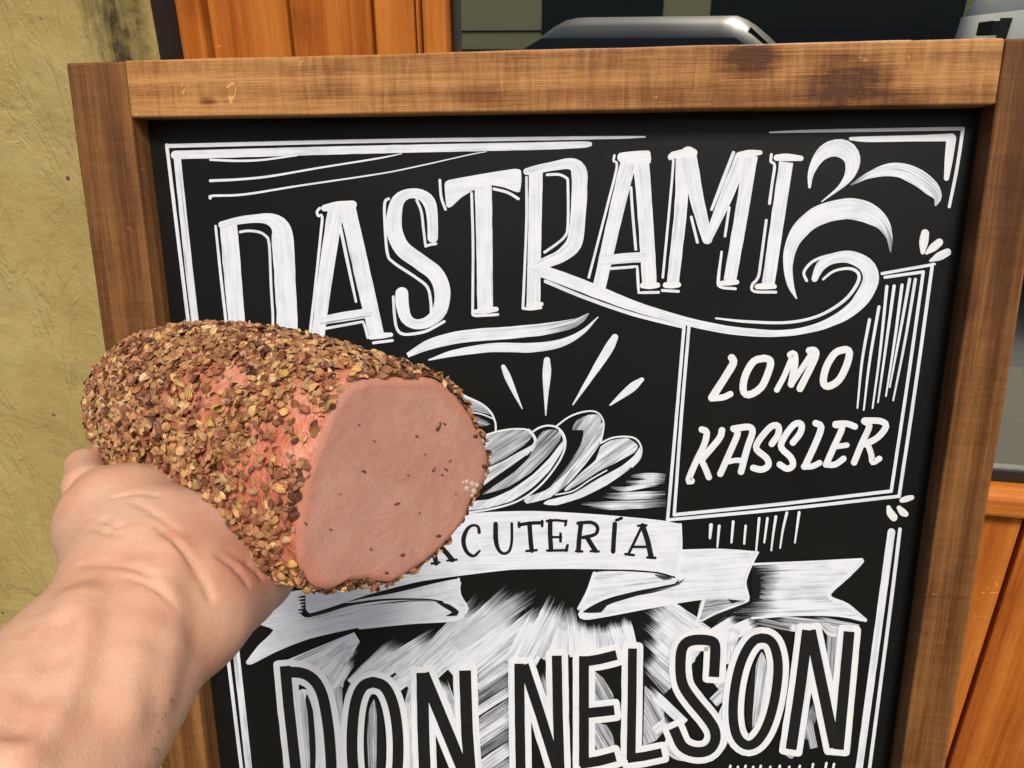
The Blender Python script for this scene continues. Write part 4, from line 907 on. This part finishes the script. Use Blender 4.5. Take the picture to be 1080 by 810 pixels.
while count < 17500 and tries < 120000:
    tries += 1
    th = random.uniform(-math.pi, math.pi); sv = HL * random.random() ** .95
    if random.random() > float(np.interp(sv / HL, KN_S, KN_K)) ** .8 + .12: continue
    p = body_pt(th, sv); px, py = project(p); n_ = body_n(th, sv)
    bare = 0.0; fac = n_.dot((CP - p).normalized())
    if fac > -.1:
        for bx, by, rx, ry in BARE:
            q = ((px - bx) / rx) ** 2 + ((py - by) / ry) ** 2
            if q < 1.6: bare = max(bare, min(1, 1.35 - q * .75))
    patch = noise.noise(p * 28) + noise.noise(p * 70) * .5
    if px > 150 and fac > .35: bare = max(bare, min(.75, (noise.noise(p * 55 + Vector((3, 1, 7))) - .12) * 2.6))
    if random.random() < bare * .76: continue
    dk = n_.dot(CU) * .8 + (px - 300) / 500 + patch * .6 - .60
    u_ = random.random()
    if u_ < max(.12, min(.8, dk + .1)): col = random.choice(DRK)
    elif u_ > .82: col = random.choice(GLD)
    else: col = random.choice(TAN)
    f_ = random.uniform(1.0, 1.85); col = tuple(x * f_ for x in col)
    sz = random.uniform(.68, 1.25) * random.choice((1, 1, 1, .7))
    up = random.random() ** 1.2
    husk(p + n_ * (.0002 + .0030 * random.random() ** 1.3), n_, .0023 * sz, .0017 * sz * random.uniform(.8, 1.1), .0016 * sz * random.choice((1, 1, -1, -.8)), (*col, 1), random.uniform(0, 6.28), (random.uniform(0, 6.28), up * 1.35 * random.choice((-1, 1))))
    count += 1
for k in range(260):         # ragged rim of husks round the cut
    th = random.uniform(-math.pi, math.pi); sv = random.uniform(0, .004); p = body_pt(th, sv, .0008); n_ = body_n(th, .004)
    px, py = project(p)
    if any(((px - bx) / rx) ** 2 + ((py - by) / ry) ** 2 < 1 for bx, by, rx, ry in BARE) and random.random() < .8: continue
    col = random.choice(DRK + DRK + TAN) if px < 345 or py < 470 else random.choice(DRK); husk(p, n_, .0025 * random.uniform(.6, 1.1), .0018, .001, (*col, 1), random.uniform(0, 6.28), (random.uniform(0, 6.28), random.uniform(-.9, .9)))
me = bpy.data.meshes.new('spice_crust'); me.from_pydata([tuple(v - HC) for v in fv], [], ff)
ca = me.color_attributes.new('husk', 'FLOAT_COLOR', 'POINT'); ca.data.foreach_set('color', np.array(fcol, np.float32).ravel())
uvl = me.uv_layers.new(name='UVMap'); li = np.zeros(len(me.loops), int); me.loops.foreach_get('vertex_index', li); uvl.data.foreach_set('uv', np.array(fuv, np.float32)[li].ravel())
for p_ in me.polygons: p_.use_smooth = True
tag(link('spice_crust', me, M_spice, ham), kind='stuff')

# ------------------------------------------------------------------ the holding arm: one continuous skin surface from a smooth distance field
RES = .0012
def cc(px, py, z): return np.array([(px - CX) / F * z, (py - CY) / F * z, z])      # right, down, forward (metres from the eye)
WR_ = cc(163, 633, .285); EL_ = WR_ + (cc(57, 770, .232) - WR_) / np.linalg.norm(cc(57, 770, .232) - WR_) * .20
lo = np.array([-.235, -.015, .085]); hi = np.array([-.045, .215, .475])
dims = np.ceil((hi - lo) / RES).astype(int)
ax = [lo[i] + RES * np.arange(dims[i]) for i in range(3)]
X, Y_, Z_ = np.meshgrid(*ax, indexing='ij'); X = X.astype(np.float32); Y_ = Y_.astype(np.float32); Z_ = Z_.astype(np.float32)
def cap(p, q, r0, r1):
    d = q - p; L2 = float(d @ d); t = np.clip(((X - p[0]) * d[0] + (Y_ - p[1]) * d[1] + (Z_ - p[2]) * d[2]) / L2, 0, 1)
    return np.sqrt((X - p[0] - t * d[0]) ** 2 + (Y_ - p[1] - t * d[1]) ** 2 + (Z_ - p[2] - t * d[2]) ** 2) - (r0 + (r1 - r0) * t)
def smin(a, b, k):
    h = np.clip(.5 + .5 * (b - a) / k, 0, 1); return b + (a - b) * h - k * h * (1 - h)
def chain(pts, k=.006):
    d = None
    for a_, b_c in zip(pts[:-1], pts[1:]):
        c_ = cap(a_[0], b_c[0], a_[1], b_c[1]); d = c_ if d is None else smin(d, c_, k)
    return d
# forearm: flattened tapering tube
fd = (WR_ - EL_) / np.linalg.norm(WR_ - EL_); lat = np.array([.8, .6, 0.]); lat -= fd * (lat @ fd); lat /= np.linalg.norm(lat); nor = np.cross(fd, lat)
FWD = WR_ + fd * .03; t = np.clip((X - EL_[0]) * fd[0] + (Y_ - EL_[1]) * fd[1] + (Z_ - EL_[2]) * fd[2], 0, None)
Lf = float((FWD - EL_) @ fd); tt = np.clip(t, 0, Lf)
uu = (X - EL_[0]) * lat[0] + (Y_ - EL_[1]) * lat[1] + (Z_ - EL_[2]) * lat[2]; vv = (X - EL_[0]) * nor[0] + (Y_ - EL_[1]) * nor[1] + (Z_ - EL_[2]) * nor[2]
aw = np.interp(tt, [0, Lf - .11, Lf - .06, Lf - .03, Lf], [.043, .0346, .0316, .0280, .0276]).astype(np.float32); bw = np.interp(tt, [0, Lf - .08, Lf - .03, Lf], [.040, .0285, .0225, .0215]).astype(np.float32)
D = (np.sqrt((uu / aw) ** 2 + (vv / bw) ** 2 + (np.maximum(0, t - Lf) / .02) ** 2) - 1) * np.minimum(aw, bw)
C_ = cc
D = smin(D, chain([(C_(134, 606, .292), .020), (C_(124, 552, .325), .0228), (C_(113, 530, .345), .0168)]), .012)          # ball of the thumb
D = smin(D, chain([(C_(92, 514, .366), .0112), (C_(91, 494, .388), .0096), (C_(107, 484, .401), .0077), (C_(130, 492, .412), .0085)], .003), .0016)     # the thumb, bent against the meat
D = smin(D, chain([(C_(205, 648, .292), .020), (C_(236, 610, .325), .0235), (C_(258, 598, .352), .0225), (C_(262, 570, .385), .018)]), .016)     # heel on the little finger side
D = smin(D, chain([(C_(160, 622, .288), .022), (C_(170, 566, .338), .024), (C_(190, 545, .375), .018)]), .02)                                  # middle of the palm
FING = [[(130, 520, .385), (150, 500, .432), (185, 462, .452), (215, 430, .452)], [(165, 540, .385), (185, 515, .432), (215, 470, .455), (245, 432, .455)], [(200, 555, .38), (220, 530, .425), (250, 482, .448), (275, 445, .448)], [(236, 572, .372), (255, 545, .412), (280, 505, .430), (300, 475, .430)]]
for q, rr in zip(FING, (.0092, .0096, .0092, .0080)): D = smin(D, chain([(C_(*q[0]), rr * 1.25), (C_(*q[1]), rr * 1.06), (C_(*q[2]), rr * .95), (C_(*q[3]), rr * .82)], .003), .005)
# tendons and veins under the skin of the wrist
def ridge(pts, r, k): 
    global D
    D = smin(D, chain([(p, r) for p in pts], .003), k)
def on(px, py, z): return C_(px, py, z)
def surf(px, py):
    """first point of the arm on this ray (marching the sampled field)"""
    d = np.array([(px - CX) / F, (py - CY) / F, 1.0])
    for z in np.arange(.12, .46, .0015):
        p = d * z; i = np.round((p - lo) / RES).astype(int)
        if (i < 0).any() or (i >= dims).any(): continue
        if D[tuple(i)] < 0: return p
    return d * .28
D0 = D.copy(); SURF = lambda pts, dz: [surf(x, y) * (1 + dz) for x, y in pts]
tend = [SURF([(140, 618), (146, 640), (141, 668), (136, 700), (128, 745)], .009), SURF([(88, 640), (76, 668), (60, 710), (38, 760), (16, 800)], .010), SURF([(168, 612), (172, 640), (170, 680), (160, 730)], .014), SURF([(178, 585), (172, 606), (162, 622)], .010)]
for P, r in zip(tend, (.0047, .0053, .0041, .0030)): ridge(P, r, .009)
groove = SURF([(63, 655), (56, 690), (42, 725), (22, 765)], .002)
def smax(a, b, k): return -smin(-a, -b, k)
D = smax(D, -chain([(p, .0024) for p in groove], .003), .007)
for L_, dz_, k_c in (([(166, 552), (190, 575), (212, 606), (222, 630)], -.0031, .002), ([(86, 594), (110, 592), (140, 597), (160, 606)], -.0030, .002), ([(92, 543), (108, 548), (126, 556)], -.0034, .001), ([(90, 553), (112, 560), (126, 564)], -.0035, .001), ([(140, 528), (165, 541), (186, 557)], -.0032, .0015), ([(120, 524), (146, 518), (166, 522)], -.0035, .001), ([(232, 586), (250, 600), (262, 616)], -.0032, .0015), ([(240, 580), (262, 594), (276, 608)], -.0033, .0015), ([(128, 606), (160, 616), (190, 640)], -.0034, .001)):
    D = smax(D, -chain([(p, .0012) for p in SURF(L_, dz_ - .0008)], .002), k_c)
# never into the meat: carve the pressed contact
hcx = np.array([(HC - CP).dot(CR), -(HC - CP).dot(CU), (HC - CP).dot(CF)]); hax = np.array([HA.dot(CR), -HA.dot(CU), HA.dot(CF)])
sv_ = (X - hcx[0]) * hax[0] + (Y_ - hcx[1]) * hax[1] + (Z_ - hcx[2]) * hax[2]
e1 = np.array([E1.dot(CR), -E1.dot(CU), E1.dot(CF)]); e2 = np.array([E2.dot(CR), -E2.dot(CU), E2.dot(CF)])
px_ = (X - hcx[0]) * e1[0] + (Y_ - hcx[1]) * e1[1] + (Z_ - hcx[2]) * e1[2]; py_ = (X - hcx[0]) * e2[0] + (Y_ - hcx[1]) * e2[1] + (Z_ - hcx[2]) * e2[2]
ff_ = np.clip(sv_ / HL, 0, 1); px_ -= np.interp(ff_, KN_S, KN_X); py_ -= np.interp(ff_, KN_S, KN_Y)
rb = np.interp(np.arctan2(py_, px_), TH, RS, period=2 * math.pi); bb = np.minimum(1, ff_ * 2.2); rb = ((1 - bb) * rb + bb * (rb * .35 + RAVG * .65)) * np.interp(ff_, KN_S, KN_K)
HD = np.maximum(np.maximum(np.hypot(px_, py_) - rb, -sv_), sv_ - HL) + .0005
D = -smin(-D, HD, .002)
def surface_nets(D):
    s = D < 0; nx, ny, nz = D.shape
    corners = [(i, j, k) for i in (0, 1) for j in (0, 1) for k in (0, 1)]
    cnt = np.zeros((nx - 1, ny - 1, nz - 1), np.int8)
    for i, j, k in corners: cnt += s[i:nx - 1 + i, j:ny - 1 + j, k:nz - 1 + k]
    act = np.argwhere((cnt > 0) & (cnt < 8)); idx = -np.ones(cnt.shape, int); idx[tuple(act.T)] = np.arange(len(act))
    acc = np.zeros((len(act), 3)); num = np.zeros(len(act))
    for a_ in corners:
        for axis in range(3):
            if a_[axis] == 1: continue
            b_c = list(a_); b_c[axis] = 1
            A = act + np.array(a_); Bq = act + np.array(b_c); da = D[tuple(A.T)]; db = D[tuple(Bq.T)]
            m = (da < 0) != (db < 0); f = np.where(m, da / np.where(da == db, 1, da - db), 0)
            acc += np.where(m[:, None], A + (Bq - A) * f[:, None], 0); num += m
    V = acc / num[:, None]; Fc = []
    for axis in range(3):
        o = [0, 0, 0]; o[axis] = 1; sa = s[:nx - o[0], :ny - o[1], :nz - o[2]]; sb = s[o[0]:, o[1]:, o[2]:]
        e = np.argwhere(sa != sb); b1, c1 = [(1, 2), (2, 0), (0, 1)][axis]
        e = e[(e[:, b1] > 0) & (e[:, c1] > 0)]; lim = np.array(cnt.shape); e = e[(e < lim).all(1)]
        ub = np.zeros(3, int); ub[b1] = 1; uc = np.zeros(3, int); uc[c1] = 1
        q = np.stack([idx[tuple((e - ub - uc).T)], idx[tuple((e - uc).T)], idx[tuple(e.T)], idx[tuple((e - ub).T)]], 1)
        fl = s[tuple(e.T)]; q[~fl] = q[~fl][:, ::-1]; Fc.append(q[(q >= 0).all(1)])
    return V, np.concatenate(Fc)
V, Fq = surface_nets(D)
Vc = lo + RES * V
# flush: redder, darker patches at the heel of the hand and the wrist
Rm = np.array([list(CR), list(-CU), list(CF)])
Wd = Vc @ Rm + np.array(CP)
base = Vector(tuple(np.array(CP) + EL_ @ Rm))
me = bpy.data.meshes.new('person'); me.from_pydata([tuple(v) for v in (Wd - np.array(base))], [], [tuple(int(i) for i in f) for f in Fq]); me.update()
for p_ in me.polygons: p_.use_smooth = True
pr = np.stack([CX + F * Vc[:, 0] / Vc[:, 2], CY + F * Vc[:, 1] / Vc[:, 2]], 1)
fl = np.zeros(len(Vc))
for x, y, r, k in ((265, 600, 48, 1.0), (205, 565, 40, .6), (80, 540, 26, .35), (70, 500, 24, .5), (150, 655, 30, .45), (215, 680, 40, .4), (190, 720, 40, .4), (118, 482, 16, .9), (90, 660, 26, .4)):
    fl = np.maximum(fl, k * np.exp(-((pr[:, 0] - x) ** 2 + (pr[:, 1] - y) ** 2) / (r * r)))
at_ = me.attributes.new('red_patch', 'FLOAT', 'POINT'); at_.data.foreach_set('value', fl.astype(np.float32))
arm = link('person', me, M_skin); arm.location = base
sm_ = arm.modifiers.new('soften', 'SMOOTH'); sm_.iterations = 5; sm_.factor = .5
tag(arm, 'bare forearm and open hand reaching in from the lower left, palm up under the pastrami', 'person')

# a mole and a few short hairs on the inner forearm
bm = bmesh.new()
def skin_pt(px, py):
    q = surf(px, py); return Vector(tuple(np.array(CP) + q @ Rm))
for k in range(16):
    hx, hy = random.uniform(148, 182), random.uniform(712, 800)
    if hx > 236 - (hy - 675) * .52 - 3: continue
    a0 = skin_pt(hx, hy); dx, dy = random.uniform(2, 9), random.uniform(4, 12); b0 = skin_pt(hx + dx * .6, hy + dy * .6); up_ = -ray(hx, hy).normalized() * .0015
    pts = [a0 - up_ * .3, a0 * .6 + b0 * .4 + up_ * .5, b0 + up_ * .6]; prev = None
    for i, p in enumerate(pts):
        r_ = .00011 * (1 - i * .3); ring = [bm.verts.new(p - base + CR * (r_ * math.cos(t)) + CU * (r_ * math.sin(t))) for t in (0, 2.09, 4.19)]
        if prev:
            for j in range(3): bm.faces.new((prev[j], prev[(j + 1) % 3], ring[(j + 1) % 3], ring[j]))
        prev = ring
obj('arm_hair', bm, plain('dark_hair', (.03, .015, .008), .5), arm)
bm = bmesh.new(); bmesh.ops.create_uvsphere(bm, u_segments=12, v_segments=8, radius=.0006)
mo = obj('mole', bm, plain('brown_mole', (.10, .035, .018), .5), arm, True); mo.location = skin_pt(175, 638) - base
